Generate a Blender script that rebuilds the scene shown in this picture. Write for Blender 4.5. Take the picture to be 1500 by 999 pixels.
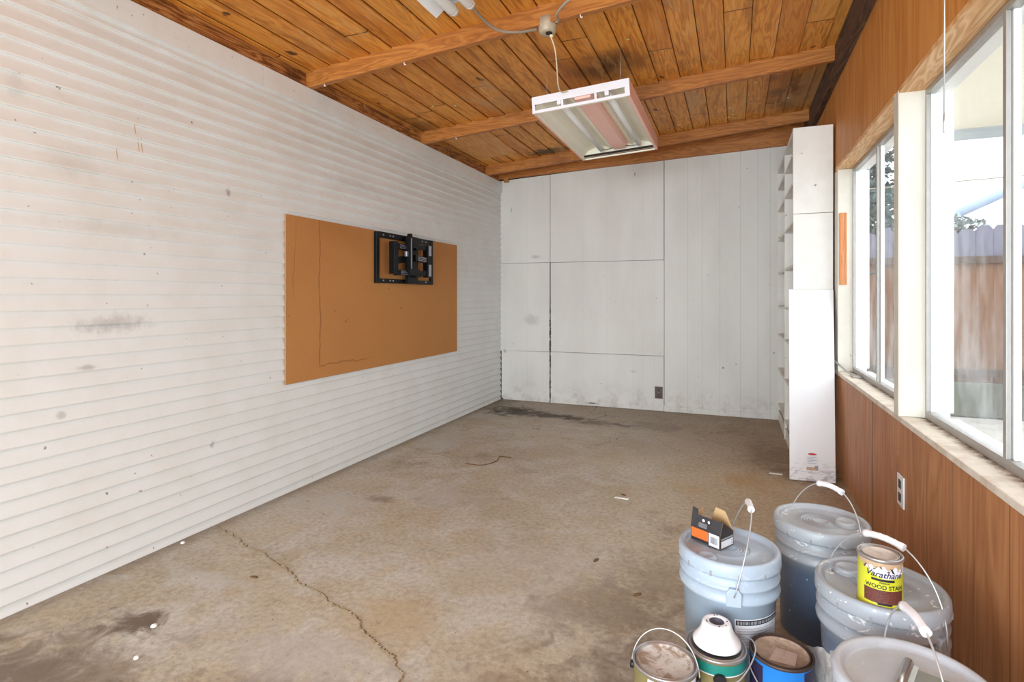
import bpy, math, random
from mathutils import Vector, Matrix
PI=math.pi
R=math.radians
random.seed(7)
for o in list(bpy.data.objects): bpy.data.objects.remove(o)
SC=bpy.context.scene
COL=SC.collection

# ------------------------------------------------------------ camera, light
YAW=math.atan(325/810.)
cam=bpy.data.cameras.new('camera'); co=bpy.data.objects.new('camera',cam); COL.objects.link(co)
co.location=(0,0,1.2); co.rotation_euler=(R(90),0,YAW)
cam.sensor_width=36; cam.lens=810/1500*36; cam.shift_y=-(499.5-434)/1500; cam.clip_start=.02; cam.clip_end=300
SC.camera=co
SC.view_settings.view_transform='Standard'; SC.view_settings.look='None'
SC.view_settings.gamma=1; SC.view_settings.use_curve_mapping=False
SC.view_settings.exposure=1.08
w=bpy.data.worlds.new('sky'); SC.world=w; w.use_nodes=True
bg=w.node_tree.nodes['Background']; bg.inputs[0].default_value=(.84,.92,1,1); bg.inputs[1].default_value=1.5
def sun(name,rot,e,col,ang):
    l=bpy.data.lights.new(name,'SUN'); l.energy=e; l.color=col; l.angle=R(ang)
    o=bpy.data.objects.new(name,l); COL.objects.link(o); o.rotation_euler=[R(a) for a in rot]; return o
def area(name,loc,rot,sx,sy,e,col):
    l=bpy.data.lights.new(name,'AREA'); l.shape='RECTANGLE'; l.size=sx; l.size_y=sy; l.energy=e; l.color=col
    o=bpy.data.objects.new(name,l); COL.objects.link(o); o.location=loc; o.rotation_euler=[R(a) for a in rot]; return o
# lamp for daylight through the wide doorway behind the camera, and a fill lamp added under the patio roof
area('doorway_daylight',(-.95,-3.4,1.1),(101,0,0),3.8,2.4,155,(.82,.935,.98))
area('yard_fill_lamp',(2.0,4.4,2.35),(0,0,0),2.2,4.5,50,(.86,.94,1))

# ------------------------------------------------------------ mesh builder
class MB:
    def __init__(s): s.v=[]; s.f=[]; s.m=[]; s.sm=[]
    def add(s,vs,fs,m=0,smooth=False):
        b=len(s.v); s.v+=[tuple(v) for v in vs]
        for f in fs: s.f.append([i+b for i in f]); s.m.append(m); s.sm.append(smooth)
        return s
    def box(s,a,b,m=0,M=None):
        x0,y0,z0=a; x1,y1,z1=b
        if x0>x1:x0,x1=x1,x0
        if y0>y1:y0,y1=y1,y0
        if z0>z1:z0,z1=z1,z0
        vs=[(x0,y0,z0),(x1,y0,z0),(x1,y1,z0),(x0,y1,z0),(x0,y0,z1),(x1,y0,z1),(x1,y1,z1),(x0,y1,z1)]
        if M: vs=[M@Vector(v) for v in vs]
        return s.add(vs,[(0,3,2,1),(4,5,6,7),(0,1,5,4),(1,2,6,5),(2,3,7,6),(3,0,4,7)],m)
    def hexa(s,vs,m=0):   # 8 corners, bottom 4 then top 4
        return s.add(vs,[(0,3,2,1),(4,5,6,7),(0,1,5,4),(1,2,6,5),(2,3,7,6),(3,0,4,7)],m)
    def prism(s,pts,ext,m=0):   # polygon 3d pts extruded by vector
        n=len(pts); e=Vector(ext); q=[Vector(p) for p in pts]
        vs=q+[p+e for p in q]
        fs=[tuple(range(n))[::-1],tuple(range(n,2*n))]+[(i,(i+1)%n,n+(i+1)%n,n+i) for i in range(n)]
        return s.add(vs,fs,m)
    def lathe(s,prof,n=64,m=0,c=(0,0,0),smooth=True,cap=True):
        vs=[]
        for r,z in prof:
            for i in range(n):
                a=2*PI*i/n; vs.append((c[0]+r*math.cos(a),c[1]+r*math.sin(a),c[2]+z))
        fs=[]
        for k in range(len(prof)-1):
            for i in range(n):
                j=(i+1)%n; fs.append((k*n+i,k*n+j,(k+1)*n+j,(k+1)*n+i))
        s.add(vs,fs,m,smooth)
        if cap:
            b=len(s.v)-len(vs)
            if prof[0][0]>1e-5: s.f.append([b+i for i in range(n)][::-1]); s.m.append(m); s.sm.append(False)
            if prof[-1][0]>1e-5: s.f.append([b+(len(prof)-1)*n+i for i in range(n)]); s.m.append(m); s.sm.append(False)
        return s
    def tube(s,pts,r,n=8,m=0,cap=True):
        P=[Vector(p) for p in pts]; k=len(P); vs=[]; up=None
        rr=r if isinstance(r,(list,tuple)) else [r]*k
        for i,p in enumerate(P):
            t=(P[min(i+1,k-1)]-P[max(i-1,0)]).normalized()
            if up is None:
                up=Vector((0,0,1)) if abs(t.z)<.9 else Vector((1,0,0))
            a=t.cross(up).normalized(); up=a.cross(t).normalized()
            for j in range(n):
                th=2*PI*j/n; vs.append(p+(a*math.cos(th)+up*math.sin(th))*rr[i])
        fs=[(i*n+j,i*n+(j+1)%n,(i+1)*n+(j+1)%n,(i+1)*n+j) for i in range(k-1) for j in range(n)]
        s.add(vs,fs,m,True)
        if cap:
            b=len(s.v)-len(vs)
            s.f.append([b+j for j in range(n)][::-1]); s.m.append(m); s.sm.append(False)
            s.f.append([b+(k-1)*n+j for j in range(n)]); s.m.append(m); s.sm.append(False)
        return s
    def arc(s,Rf,a0,a1,zlo,zhi,m=0,n=24,nz=1,c=(0,0,0)):   # patch wrapped on a round side; zlo/zhi numbers or functions of 0..1
        g=lambda f,t: f(t) if callable(f) else f
        rf=lambda z: Rf(z) if callable(Rf) else Rf
        vs=[]
        for i in range(n+1):
            t=i/n; a=a0+(a1-a0)*t; lo,hi=g(zlo,t),g(zhi,t)
            for k in range(nz+1):
                z=lo+(hi-lo)*k/nz; r=rf(z); vs.append((c[0]+r*math.cos(a),c[1]+r*math.sin(a),c[2]+z))
        w_=nz+1
        return s.add(vs,[(i*w_+k,(i+1)*w_+k,(i+1)*w_+k+1,i*w_+k+1) for i in range(n) for k in range(nz)],m,True)
    def build(s,name,mats,parent=None,loc=None,bevel=0):
        me=bpy.data.meshes.new(name); me.from_pydata([tuple(v) for v in s.v],[],s.f)
        if not isinstance(mats,(list,tuple)): mats=[mats]
        for m in mats: me.materials.append(m)
        for p,m,sm in zip(me.polygons,s.m,s.sm): p.material_index=m; p.use_smooth=sm
        me.update()
        o=bpy.data.objects.new(name,me); COL.objects.link(o)
        if parent: o.parent=parent
        if loc: o.location=loc
        if bevel:
            b=o.modifiers.new('bevel','BEVEL'); b.width=bevel; b.segments=2; b.limit_method='ANGLE'; b.angle_limit=R(50)
        return o
def tag(o,label=None,cat=None,group=None,kind=None):
    if label: o['label']=label
    if cat: o['category']=cat
    if group: o['group']=group
    if kind: o['kind']=kind
    return o
def thing(name,loc,label,cat,group=None,rz=0):
    o=bpy.data.objects.new(name,None); COL.objects.link(o); o.location=loc; o.rotation_euler.z=rz; o.empty_display_size=.05
    return tag(o,label,cat,group)
def struct(name,mb,mats,label=None,parent=None,bevel=0):
    o=mb.build(name,mats,parent,bevel=bevel)
    if not parent: o['kind']='structure'
    if label: o['label']=label
    return o
def spline(pts,n=8):
    P=[Vector(p) for p in pts]; P=[P[0]*2-P[1]]+P+[P[-1]*2-P[-2]]; out=[]
    for i in range(1,len(P)-2):
        for k in range(n):
            t=k/n; a,b,c,d=P[i-1:i+3]
            out.append(.5*((2*b)+(c-a)*t+(2*a-5*b+4*c-d)*t*t+(-a+3*b-3*c+d)*t**3))
    out.append(P[-2]); return out

# ------------------------------------------------------------ node helper
class NT:
    def __init__(s,name):
        s.mat=bpy.data.materials.new(name); s.mat.use_nodes=True; s.t=s.mat.node_tree; s.n=s.t.nodes
        s.b=s.n['Principled BSDF']; s.out=s.n['Material Output']
        s.tc=s.n.new('ShaderNodeTexCoord'); s.co=s.tc.outputs['Object']
        sx=s.n.new('ShaderNodeSeparateXYZ'); s.l(s.co,sx.inputs[0]); s.x,s.y,s.z=sx.outputs
    def l(s,a,b): s.t.links.new(a,b)
    def put(s,i,v):
        if hasattr(v,'is_output') or isinstance(v,bpy.types.NodeSocket): s.l(v,i)
        else:
            try: i.default_value=v
            except Exception: i.default_value=tuple(v)+(1,)
    def math(s,op,a,b=None,c=None,clamp=False):
        m=s.n.new('ShaderNodeMath'); m.operation=op; m.use_clamp=clamp; s.put(m.inputs[0],a)
        if b is not None: s.put(m.inputs[1],b)
        if c is not None: s.put(m.inputs[2],c)
        return m.outputs[0]
    def vec(s,x,y,z):
        c=s.n.new('ShaderNodeCombineXYZ'); s.put(c.inputs[0],x); s.put(c.inputs[1],y); s.put(c.inputs[2],z); return c.outputs[0]
    def map(s,scale=(1,1,1),off=(0,0,0),v=None):
        m=s.n.new('ShaderNodeMapping'); s.l(v or s.co,m.inputs[0]); m.inputs['Scale'].default_value=scale; m.inputs['Location'].default_value=off; return m.outputs[0]
    def noise(s,scale,detail=4,rough=.55,v=None,dist=0):
        m=s.n.new('ShaderNodeTexNoise'); s.l(v or s.co,m.inputs['Vector']); m.inputs['Scale'].default_value=scale; m.inputs['Detail'].default_value=detail
        m.inputs['Roughness'].default_value=rough; m.inputs['Distortion'].default_value=dist; return m.outputs['Fac']
    def white(s,v):
        m=s.n.new('ShaderNodeTexWhiteNoise'); m.noise_dimensions='3D'; s.l(v,m.inputs['Vector']); return m.outputs['Value']
    def ramp(s,f,stops):
        m=s.n.new('ShaderNodeValToRGB'); s.l(f,m.inputs[0]); e=m.color_ramp.elements
        while len(e)<len(stops): e.new(.5)
        for i,(p,c) in enumerate(stops):
            e[i].position=p; e[i].color=(c,c,c,1) if not isinstance(c,(tuple,list)) else tuple(c)+(1,)
        return m.outputs[0]
    def step(s,f,a,b):
        m=s.n.new('ShaderNodeMapRange'); s.put(m.inputs[0],f); m.inputs[1].default_value=a; m.inputs[2].default_value=b; m.clamp=True; m.interpolation_type='SMOOTHSTEP'; return m.outputs[0]
    def mix(s,f,a,b,mode='MIX'):
        m=s.n.new('ShaderNodeMix'); m.data_type='RGBA'; m.blend_type=mode; s.put(m.inputs[0],f)
        for i,v in ((6,a),(7,b)):
            if isinstance(v,bpy.types.NodeSocket): s.l(v,m.inputs[i])
            else: m.inputs[i].default_value=(v,v,v,1) if not isinstance(v,(tuple,list)) else tuple(v)+(1,)
        return m.outputs[2]
    def blob(s,ax,ay,cx,cy,rx,ry,soft=.6,nz=None,amt=.5):   # elliptical mask around (cx,cy) in the axes ax, ay
        dx=s.math('DIVIDE',s.math('SUBTRACT',ax,cx),rx); dy=s.math('DIVIDE',s.math('SUBTRACT',ay,cy),ry)
        d=s.math('SQRT',s.math('ADD',s.math('MULTIPLY',dx,dx),s.math('MULTIPLY',dy,dy)))
        if nz is not None: d=s.math('ADD',d,s.math('MULTIPLY',s.math('SUBTRACT',nz,.5),amt*2))
        return s.step(d,1.0,1-soft)
    def line(s,ax,c,wd):   # thin band around ax=c
        return s.step(s.math('ABSOLUTE',s.math('SUBTRACT',ax,c)),wd,wd*.4)
    def bump(s,h,strength=.3,dist=.01):
        m=s.n.new('ShaderNodeBump'); s.l(h,m.inputs['Height']); m.inputs['Strength'].default_value=strength; m.inputs['Distance'].default_value=dist; s.l(m.outputs[0],s.b.inputs['Normal'])
    def fin(s,col,rough=.6,metal=0,spec=None):
        s.put(s.b.inputs['Base Color'],col); s.put(s.b.inputs['Roughness'],rough); s.b.inputs['Metallic'].default_value=metal
        if spec is not None: s.b.inputs['Specular IOR Level'].default_value=spec
        return s.mat
def srgb(r,g,b):
    f=lambda c:(c/255/12.92 if c/255<=.04045 else ((c/255+.055)/1.055)**2.4)
    return (f(r),f(g),f(b))
_pc={}
def plain(name,rgb,rough=.5,metal=0,var=.12,scale=30,bump=0,spec=None):
    if name in _pc: return _pc[name]
    N=NT(name); n=N.noise(scale,4)
    c=N.mix(n,tuple(v*(1-var) for v in rgb),tuple(min(1,v*(1+var)) for v in rgb))
    if bump: N.bump(n,bump,.002)
    _pc[name]=N.fin(c,rough,metal,spec); return _pc[name]
def wood(name,dark,mid,light,axis='y',across='x',width=None,L=None,gap=.0,rough=.55,scale=1.0,stain=0,seed=0,extra=None,gapcol=(.03,.015,.006)):
    N=NT(name); A={'x':N.x,'y':N.y,'z':N.z}
    al,ac=A[axis],A[across]; th=[k for k in 'xyz' if k not in (axis,across)][0]
    if width:
        q=N.math('DIVIDE',N.math('ADD',ac,10),width); idn=N.math('FLOOR',q); fr=N.math('FRACT',q)
        rnd=N.white(N.vec(idn,seed,0))
        if L:
            la=N.math('ADD',N.math('DIVIDE',al,L),N.math('MULTIPLY',rnd,7.3)); il=N.math('FLOOR',la); fl=N.math('FRACT',la)
            rnd=N.white(N.vec(idn,il,seed+3))
    else: rnd=None
    off=N.math('MULTIPLY',rnd,37) if rnd else 0.
    a2=N.math('MULTIPLY',al,.9*scale); c2=N.math('MULTIPLY',ac,9*scale)
    v=N.vec(N.math('ADD',a2,off),N.math('ADD',c2,off),N.math('MULTIPLY',A[th],9*scale))
    big=N.noise(1.3,3,.5,v,.6)
    rings=N.math('FRACT',N.math('MULTIPLY',big,9)); rings=N.math('ABSOLUTE',N.math('SUBTRACT',N.math('MULTIPLY',rings,2),1))
    v2=N.vec(N.math('MULTIPLY',a2,5),N.math('MULTIPLY',c2,14),N.math('MULTIPLY',A[th],120*scale)); fine=N.noise(1.0,5,.65,v2)
    g=N.math('ADD',N.math('MULTIPLY',rings,.45),N.math('MULTIPLY',fine,.55))
    c=N.ramp(g,[(.2,dark),(.5,mid),(.8,light)])
    if rnd:
        c=N.mix(N.math('MULTIPLY',N.math('ABSOLUTE',N.math('SUBTRACT',rnd,.5)),1.0),c,N.mix(rnd,dark,light))
    if stain:
        s1=N.step(N.noise(1.6,5,.65),.56,.74); c=N.mix(N.math('MULTIPLY',s1,stain),c,tuple(v*.35 for v in dark))
    if width and gap:
        e=N.math('MINIMUM',fr,N.math('SUBTRACT',1,fr)); gm=N.step(e,gap,gap*.4)
        c=N.mix(gm,c,gapcol)
        if L:
            e2=N.math('MINIMUM',fl,N.math('SUBTRACT',1,fl)); c=N.mix(N.step(e2,.003,.001),c,gapcol)
    if extra: c=extra(N,c)
    N.bump(fine,.15,.003)
    return N.fin(c,rough)

# ------------------------------------------------------------ materials
def m_left():
    N=NT('white_siding_paint'); n=N.noise(5,6,.65); n2=N.noise(60,3,.7)
    c=N.mix(N.step(n,.35,.75),srgb(230,232,231),srgb(225,225,221))
    vs=N.noise(1.0,5,.7,N.map((1,2.2,14)))
    c=N.mix(N.math('MULTIPLY',N.step(vs,.5,.72),N.math('MULTIPLY',N.step(N.z,.9,1.9),.22)),c,srgb(196,184,168))
    dk=srgb(120,112,104)
    for (y,z,ry,rz,a) in [(1.6,1.08,.2,.055,.38),(1.45,1.75,.16,.1,.1),(2.2,1.76,.02,.035,.6),(1.62,1.5,.5,.04,.12),(2.1,.43,.018,.028,.5),(2.95,1.55,.3,.05,.12),(3.3,2.0,.5,.07,.1),(1.4,.72,.025,.025,.35),(1.5,.9,.05,.015,.4),(1.25,2.0,.05,.07,.15)]:
        c=N.mix(N.math('MULTIPLY',N.blob(N.y,N.z,y,z,ry,rz,.9,N.noise(22,5,.7),.9),a),c,dk)
    for (y,z,h) in [(1.715,1.885,.03),(1.73,1.885,.03),(1.7,1.96,.03),(1.62,1.83,.03)]:
        m=N.math('MULTIPLY',N.line(N.y,y,.0035),N.line(N.z,z,h)); c=N.mix(N.math('MULTIPLY',m,.8),c,srgb(190,150,95))
    sp=N.noise(34,2,.5); c=N.mix(N.math('MULTIPLY',N.step(sp,.735,.78),.75),c,srgb(105,95,88))
    c=N.mix(N.math('MULTIPLY',N.step(N.noise(9,3,.6),.68,.8),.07),c,dk)
    N.bump(n2,.12,.002); return N.fin(c,.5)
def m_back():
    N=NT('white_panel_paint'); n=N.noise(3,6,.6,N.map((1,1,.35)))
    c=N.mix(N.step(n,.3,.75),srgb(224,221,216),srgb(214,210,205))
    for gx in (-1.55,-1.28,-1.0,-.9,-.78,-.44,-.3,-.13,.06,.22,.33,-2.2):   # shallow vertical panel grooves
        m=N.line(N.x,gx,.004); c=N.mix(N.math('MULTIPLY',m,.09 if gx<-.6 else .26),c,srgb(150,143,136))
    st=N.step(N.noise(1,6,.7,N.map((26,1,1.1))),.58,.75); c=N.mix(N.math('MULTIPLY',st,.07),c,srgb(150,140,128))
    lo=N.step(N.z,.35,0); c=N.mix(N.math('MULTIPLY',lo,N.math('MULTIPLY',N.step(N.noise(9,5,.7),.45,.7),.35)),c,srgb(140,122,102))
    for (x,z,rx,rz,a) in [(-2.15,.93,.13,.09,.25),(-2.1,1.65,.08,.03,.3),(-.1,.48,.012,.012,.9),(.02,.52,.01,.01,.7),(-1.45,.028,.1,.012,.9),(-1.0,.4,.05,.02,.2),(-.98,2.5,.012,.03,.7),(-2.4,2.2,.01,.05,.5),(-2.48,.56,.03,.03,.5)]:
        c=N.mix(N.math('MULTIPLY',N.blob(N.x,N.z,x,z,rx,rz,.8,N.noise(30,4,.7),.6),a),c,srgb(96,76,60))
    # rust-brown rotted edges along the left-hand seam
    m=N.math('MULTIPLY',N.line(N.x,-1.926,.014),N.step(N.z,1.25,.9)); m=N.math('MULTIPLY',m,N.step(N.noise(14,4,.7),.42,.55)); c=N.mix(m,c,srgb(88,66,50))
    sp=N.noise(30,2,.5); c=N.mix(N.math('MULTIPLY',N.step(sp,.75,.79),.7),c,srgb(95,85,78))
    N.bump(N.noise(70,3,.6,N.map((1,1,.2))),.15,.002); return N.fin(c,.6)
def m_floor():
    N=NT('stained_concrete'); n1=N.noise(.9,7,.62,None,.4); n2=N.noise(3.2,8,.68,None,.7); n3=N.noise(42,5,.7)
    c=N.mix(N.step(n1,.36,.64),srgb(194,184,164),srgb(174,161,138))
    gray=N.math('MULTIPLY',N.step(n2,.42,.62),N.step(N.x,.3,-1.2)); c=N.mix(N.math('MULTIPLY',gray,.75),c,srgb(202,201,196))
    c=N.mix(N.math('MULTIPLY',N.step(N.noise(2.1,6,.65,N.map((1,1,1),(5,2,0))),.5,.66),.38),c,srgb(176,150,114))
    warm=N.math('MULTIPLY',N.step(N.x,-.8,.4),N.step(N.y,1.5,3.5)); c=N.mix(N.math('MULTIPLY',warm,.65),c,srgb(168,132,86))
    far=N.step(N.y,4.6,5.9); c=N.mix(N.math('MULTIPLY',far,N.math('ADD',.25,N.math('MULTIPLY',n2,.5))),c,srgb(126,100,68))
    dark=N.step(N.noise(1.7,6,.7,N.map((1,1,1),(2,9,0))),.56,.72); c=N.mix(N.math('MULTIPLY',dark,.6),c,srgb(118,96,76))
    c=N.mix(N.step(n3,.3,.65),N.mix(.34,c,srgb(110,92,76)),N.mix(.14,c,srgb(226,218,204)))
    sk=N.step(N.noise(1,6,.7,N.map((2.2,11,1))),.62,.7); c=N.mix(N.math('MULTIPLY',sk,.25),c,srgb(205,195,180))
    nz=N.noise(7,6,.7,None,.8)
    B=[(-2.1,5.35,.38,.24,1,(56,42,26)),(-1.65,5.3,.36,.12,.8,(70,50,32)),(-1.5,.95,.3,.1,.9,(60,46,40)),(-1.25,1.12,.12,.1,.5,(90,74,62)),(-1.95,1.05,.55,.28,.55,(122,104,88)),(-1.2,1.3,.3,.08,.4,(110,92,80)),(-.5,1.4,.5,.35,.35,(120,100,84)),(-.3,2.4,.2,.3,.3,(112,92,72)),(-2.45,5.7,.3,.35,.4,(90,74,54)),(-1.2,5.15,.3,.13,.55,(86,62,40)),(-.7,5.2,.3,.2,.3,(92,72,52)),
       (-2.05,1.38,.12,.1,.75,(100,84,68)),(-1.45,1.13,.26,.09,.85,(66,52,46)),(-2.1,1.05,.3,.12,.5,(96,80,64)),(-.45,2.1,.3,.22,.35,(96,76,60)),(-.3,1.65,.25,.3,.35,(96,76,64)),
       (-1.95,2.75,.1,.07,.45,(110,88,68)),(-1.6,2.9,.26,.16,.4,(186,182,178)),(-2.2,2.6,.24,.2,.5,(188,186,182)),(-2.2,4.1,.25,.3,.45,(186,182,174)),(-1.45,4.9,.3,.05,.6,(206,196,180)),(-2.1,1.7,.3,.06,.4,(190,188,184)),
       (.1,3.9,.22,.2,.4,(170,128,70)),(-.25,3.6,.12,.1,.3,(176,138,78)),(.35,4.6,.3,.4,.4,(110,80,50)),(.5,4.2,.25,.3,.4,(100,76,50)),(-.9,4.15,.3,.3,.25,(180,160,120)),
       (-1.15,1.75,.22,.16,.35,(184,160,120)),(-1.35,1.45,.35,.16,.4,(178,172,170)),(-.9,2.3,.5,.4,.25,(180,172,164))]
    for x,y,rx,ry,a,col in B:
        c=N.mix(N.math('MULTIPLY',N.blob(N.x,N.y,x,y,rx*1.25,ry*1.25,.8,nz,1.3),min(1,a*1.25)),c,srgb(*col))
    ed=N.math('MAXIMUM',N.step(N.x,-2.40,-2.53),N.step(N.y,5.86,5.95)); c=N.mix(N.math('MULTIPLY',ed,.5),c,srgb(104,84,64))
    sp=N.noise(14,6,.72,None,.5); c=N.mix(N.math('MULTIPLY',N.step(sp,.55,.7),.28),c,srgb(104,88,74)); sp=N.noise(110,2,.5); c=N.mix(N.math('MULTIPLY',N.step(sp,.66,.72),.35),c,srgb(92,76,62))
    sp=N.noise(55,2,.5); c=N.mix(N.math('MULTIPLY',N.step(sp,.72,.76),.8),c,srgb(78,62,50))
    sp=N.noise(48,2,.5,N.map((1,1,1),(7,3,1))); c=N.mix(N.math('MULTIPLY',N.step(sp,.755,.78),.7),c,srgb(225,220,212))
    cr=N.math('ABSOLUTE',N.math('SUBTRACT',N.noise(1.1,4,.6,N.map((1,1,1),(4,4,0)),.5),.5)); m=N.math('MULTIPLY',N.step(cr,.0022,.0008),N.step(N.y,3.9,4.6))
    c=N.mix(N.math('MULTIPLY',m,.7),c,srgb(80,62,44))
    N.bump(N.math('ADD',n3,N.math('MULTIPLY',n2,.6)),.15,.003); return N.fin(c,N.ramp(n2,[(.3,.45),(.7,.75)]))
def ceil_extra(N,c):
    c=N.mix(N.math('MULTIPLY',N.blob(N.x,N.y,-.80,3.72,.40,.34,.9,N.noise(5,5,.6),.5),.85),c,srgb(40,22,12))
    c=N.mix(N.math('MULTIPLY',N.blob(N.x,N.y,-1.75,5.4,.3,.14,.6,N.noise(12,5,.7),.9),.9),c,srgb(44,38,32))
    c=N.mix(N.math('MULTIPLY',N.blob(N.x,N.y,-2.45,4.1,.16,.5,.8,N.noise(9,5,.7),.9),.6),c,srgb(70,44,22))
    c=N.mix(N.math('MULTIPLY',N.blob(N.x,N.y,.45,5.0,.3,.8,.9,N.noise(6,5,.7),.7),.7),c,srgb(58,32,14))
    m=N.step(N.noise(1,5,.7,N.map((26,1.6,1))),.68,.73); m=N.math('MULTIPLY',m,N.step(N.noise(1.2,2),.48,.56)); c=N.mix(N.math('MULTIPLY',m,.7),c,srgb(222,180,120))
    w2=N.noise(1,6,.72,N.map((9,1.1,1),(2,4,0)),.4); c=N.mix(N.math('MULTIPLY',N.step(w2,.54,.66),.45),c,srgb(226,176,112)); c=N.mix(N.math('MULTIPLY',N.step(w2,.46,.36),.5),c,srgb(128,70,26))
    w3=N.noise(1,5,.75,N.map((60,3,1),(5,1,0))); c=N.mix(N.math('MULTIPLY',N.math('MULTIPLY',N.step(w3,.6,.68),N.step(N.noise(1.5,3),.45,.6)),.6),c,srgb(236,200,148))
    sp=N.noise(7,2,.4,N.map((1,.6,1))); c=N.mix(N.math('MULTIPLY',N.step(sp,.74,.77),.9),c,srgb(70,36,14))
    sp=N.noise(50,2,.4); c=N.mix(N.math('MULTIPLY',N.step(sp,.75,.78),.6),c,srgb(235,205,150))
    m=N.math('MULTIPLY',N.step(N.white(N.vec(N.math('FLOOR',N.math('DIVIDE',N.math('ADD',N.x,10),.153)),3,5)),.72,.8),N.step(N.noise(2.2,4,.6,N.map((1,.5,1),(3,1,0))),.5,.62)); c=N.mix(N.math('MULTIPLY',m,.65),c,srgb(196,150,100))
    return c
D,M_,L_=srgb(184,106,32),srgb(220,142,50),srgb(236,168,78)
M={}
M['left']=m_left(); M['back']=m_back(); M['floor']=m_floor()
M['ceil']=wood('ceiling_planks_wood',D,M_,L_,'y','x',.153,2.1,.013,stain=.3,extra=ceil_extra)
M['joist']=wood('joist_wood',srgb(148,88,34),srgb(176,108,44),srgb(194,130,62),'x','z',stain=.4,scale=1.2)
M['plate']=wood('rotted_plate_wood',srgb(78,44,20),srgb(160,98,46),srgb(206,152,92),'y','z',stain=1.0,scale=1.4)
M['darkwood']=wood('dark_ledger_wood',srgb(46,30,20),srgb(82,56,38),srgb(116,84,58),'y','z',rough=.8)
def panel_grooves(N,c):
    for g,w_,a in [(3.322,.010,1.0),(4.0,.005,.6),(3.06,.005,.6),(2.9,.004,.5),(2.63,.004,.65),(2.46,.004,.5),(2.2,.004,.6),(2.03,.004,.55),(1.8,.004,.65),(1.62,.004,.55),(1.4,.003,.5),(3.7,.004,.5)]:
        c=N.mix(N.math('MULTIPLY',N.line(N.y,g,w_),a),c,srgb(58,30,14))
    return N.mix(N.math('MULTIPLY',N.step(N.noise(16,3,.6,N.map((1,2,.7))),.73,.77),.7),c,srgb(214,180,150))
M['panel_lo']=wood('wall_panelling_wood',srgb(162,104,62),srgb(182,122,76),srgb(196,138,92),'z','y',scale=.5,
   extra=lambda N,c:panel_grooves(N,c))
M['panel_hi']=wood('header_panelling_wood',srgb(186,118,52),srgb(202,134,64),srgb(212,148,80),'z','y',scale=.4)
M['casing']=wood('window_head_wood',srgb(196,140,86),srgb(222,172,118),srgb(238,200,156),'y','x',scale=1.2)
M['ply']=wood('patch_plywood',srgb(196,130,60),srgb(214,150,78),srgb(226,168,98),'y','x',scale=.8)
M['strip']=wood('strip_wood',srgb(176,104,52),srgb(200,126,70),srgb(212,142,88),'z','x',scale=1.6)
def m_post():
    N=NT('post_paint'); n=N.noise(3,5,.6,N.map((1,1,.5))); c=N.mix(N.step(n,.35,.7),srgb(222,217,205),srgb(206,199,186)); sp=N.noise(28,2,.5)
    c=N.mix(N.math('MULTIPLY',N.step(sp,.74,.78),.7),c,srgb(120,105,90)); return N.fin(c,.45)
M['post']=m_post()
def m_sill():
    N=NT('sill_paint'); n=N.noise(9,6,.7); c=N.mix(N.step(n,.4,.7),srgb(232,222,208),srgb(206,188,168))
    d=N.math('MULTIPLY',N.step(N.x,.70,.74),N.step(N.noise(30,5,.7),.4,.6)); c=N.mix(N.math('MULTIPLY',d,.9),c,srgb(110,92,76)); return N.fin(c,.6)
M['sill']=m_sill()
M['alu']=plain('dull_aluminium',srgb(172,168,164),.4,.35,.15,20)
M['white_ext']=plain('outside_white_paint',srgb(246,246,244),.5,0,.02,10)
def m_glass():
    N=NT('hazy_window_glass'); t=N.t; tr=N.n.new('ShaderNodeBsdfTransparent'); tr.inputs[0].default_value=(.95,.96,.96,1)
    gl=N.n.new('ShaderNodeBsdfGlossy'); gl.inputs['Roughness'].default_value=.03
    df=N.n.new('ShaderNodeBsdfTranslucent'); df.inputs[0].default_value=(.92,.94,.95,1)
    d2=N.n.new('ShaderNodeBsdfDiffuse'); d2.inputs[0].default_value=(.85,.87,.88,1)
    ad=N.n.new('ShaderNodeMixShader'); ad.inputs[0].default_value=.5; N.l(df.outputs[0],ad.inputs[1]); N.l(d2.outputs[0],ad.inputs[2])
    lo=N.step(N.z,1.05,.72); n=N.step(N.noise(5,6,.7,N.map((1,1,.5))),.35,.8)
    f=N.math('ADD',.015,N.math('MULTIPLY',n,.035)); f=N.math('ADD',f,N.math('MULTIPLY',lo,N.math('MULTIPLY',n,.22)))
    sm=N.math('MULTIPLY',N.step(N.noise(1,4,.6,N.map((1,30,5))),.60,.68),N.blob(N.y,N.z,2.33,.98,.1,.16,.6,N.noise(14,3),.8)); f=N.math('ADD',f,N.math('MULTIPLY',sm,.22),clamp=True)
    m1=N.n.new('ShaderNodeMixShader'); N.l(f,m1.inputs[0]); N.l(tr.outputs[0],m1.inputs[1]); N.l(ad.outputs[0],m1.inputs[2])
    m2=N.n.new('ShaderNodeMixShader'); m2.inputs[0].default_value=.05; N.l(m1.outputs[0],m2.inputs[1]); N.l(gl.outputs[0],m2.inputs[2])
    N.l(m2.outputs[0],N.out.inputs[0]); return N.mat
M['glass']=m_glass()
def m_fence():
    N=NT('weathered_fence_wood'); q=N.math('FLOOR',N.math('DIVIDE',N.x,.145)); r=N.white(N.vec(q,1,2))
    g=N.noise(1,6,.7,N.map((40,1,2.2))); c=N.mix(g,srgb(88,56,36),srgb(138,98,70)); c=N.mix(N.math('MULTIPLY',r,.5),c,srgb(98,66,42))
    top=N.math('MULTIPLY',N.step(N.math('ADD',N.z,N.math('MULTIPLY',g,.1)),1.58,1.66),.85); c=N.mix(top,c,N.mix(g,srgb(74,76,94),srgb(112,114,132)))
    c=N.mix(N.math('MULTIPLY',N.step(N.z,.75,.4),.3),c,srgb(110,88,72)); N.bump(g,.3,.004); return N.fin(c,.85)
M['fence']=m_fence()
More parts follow.
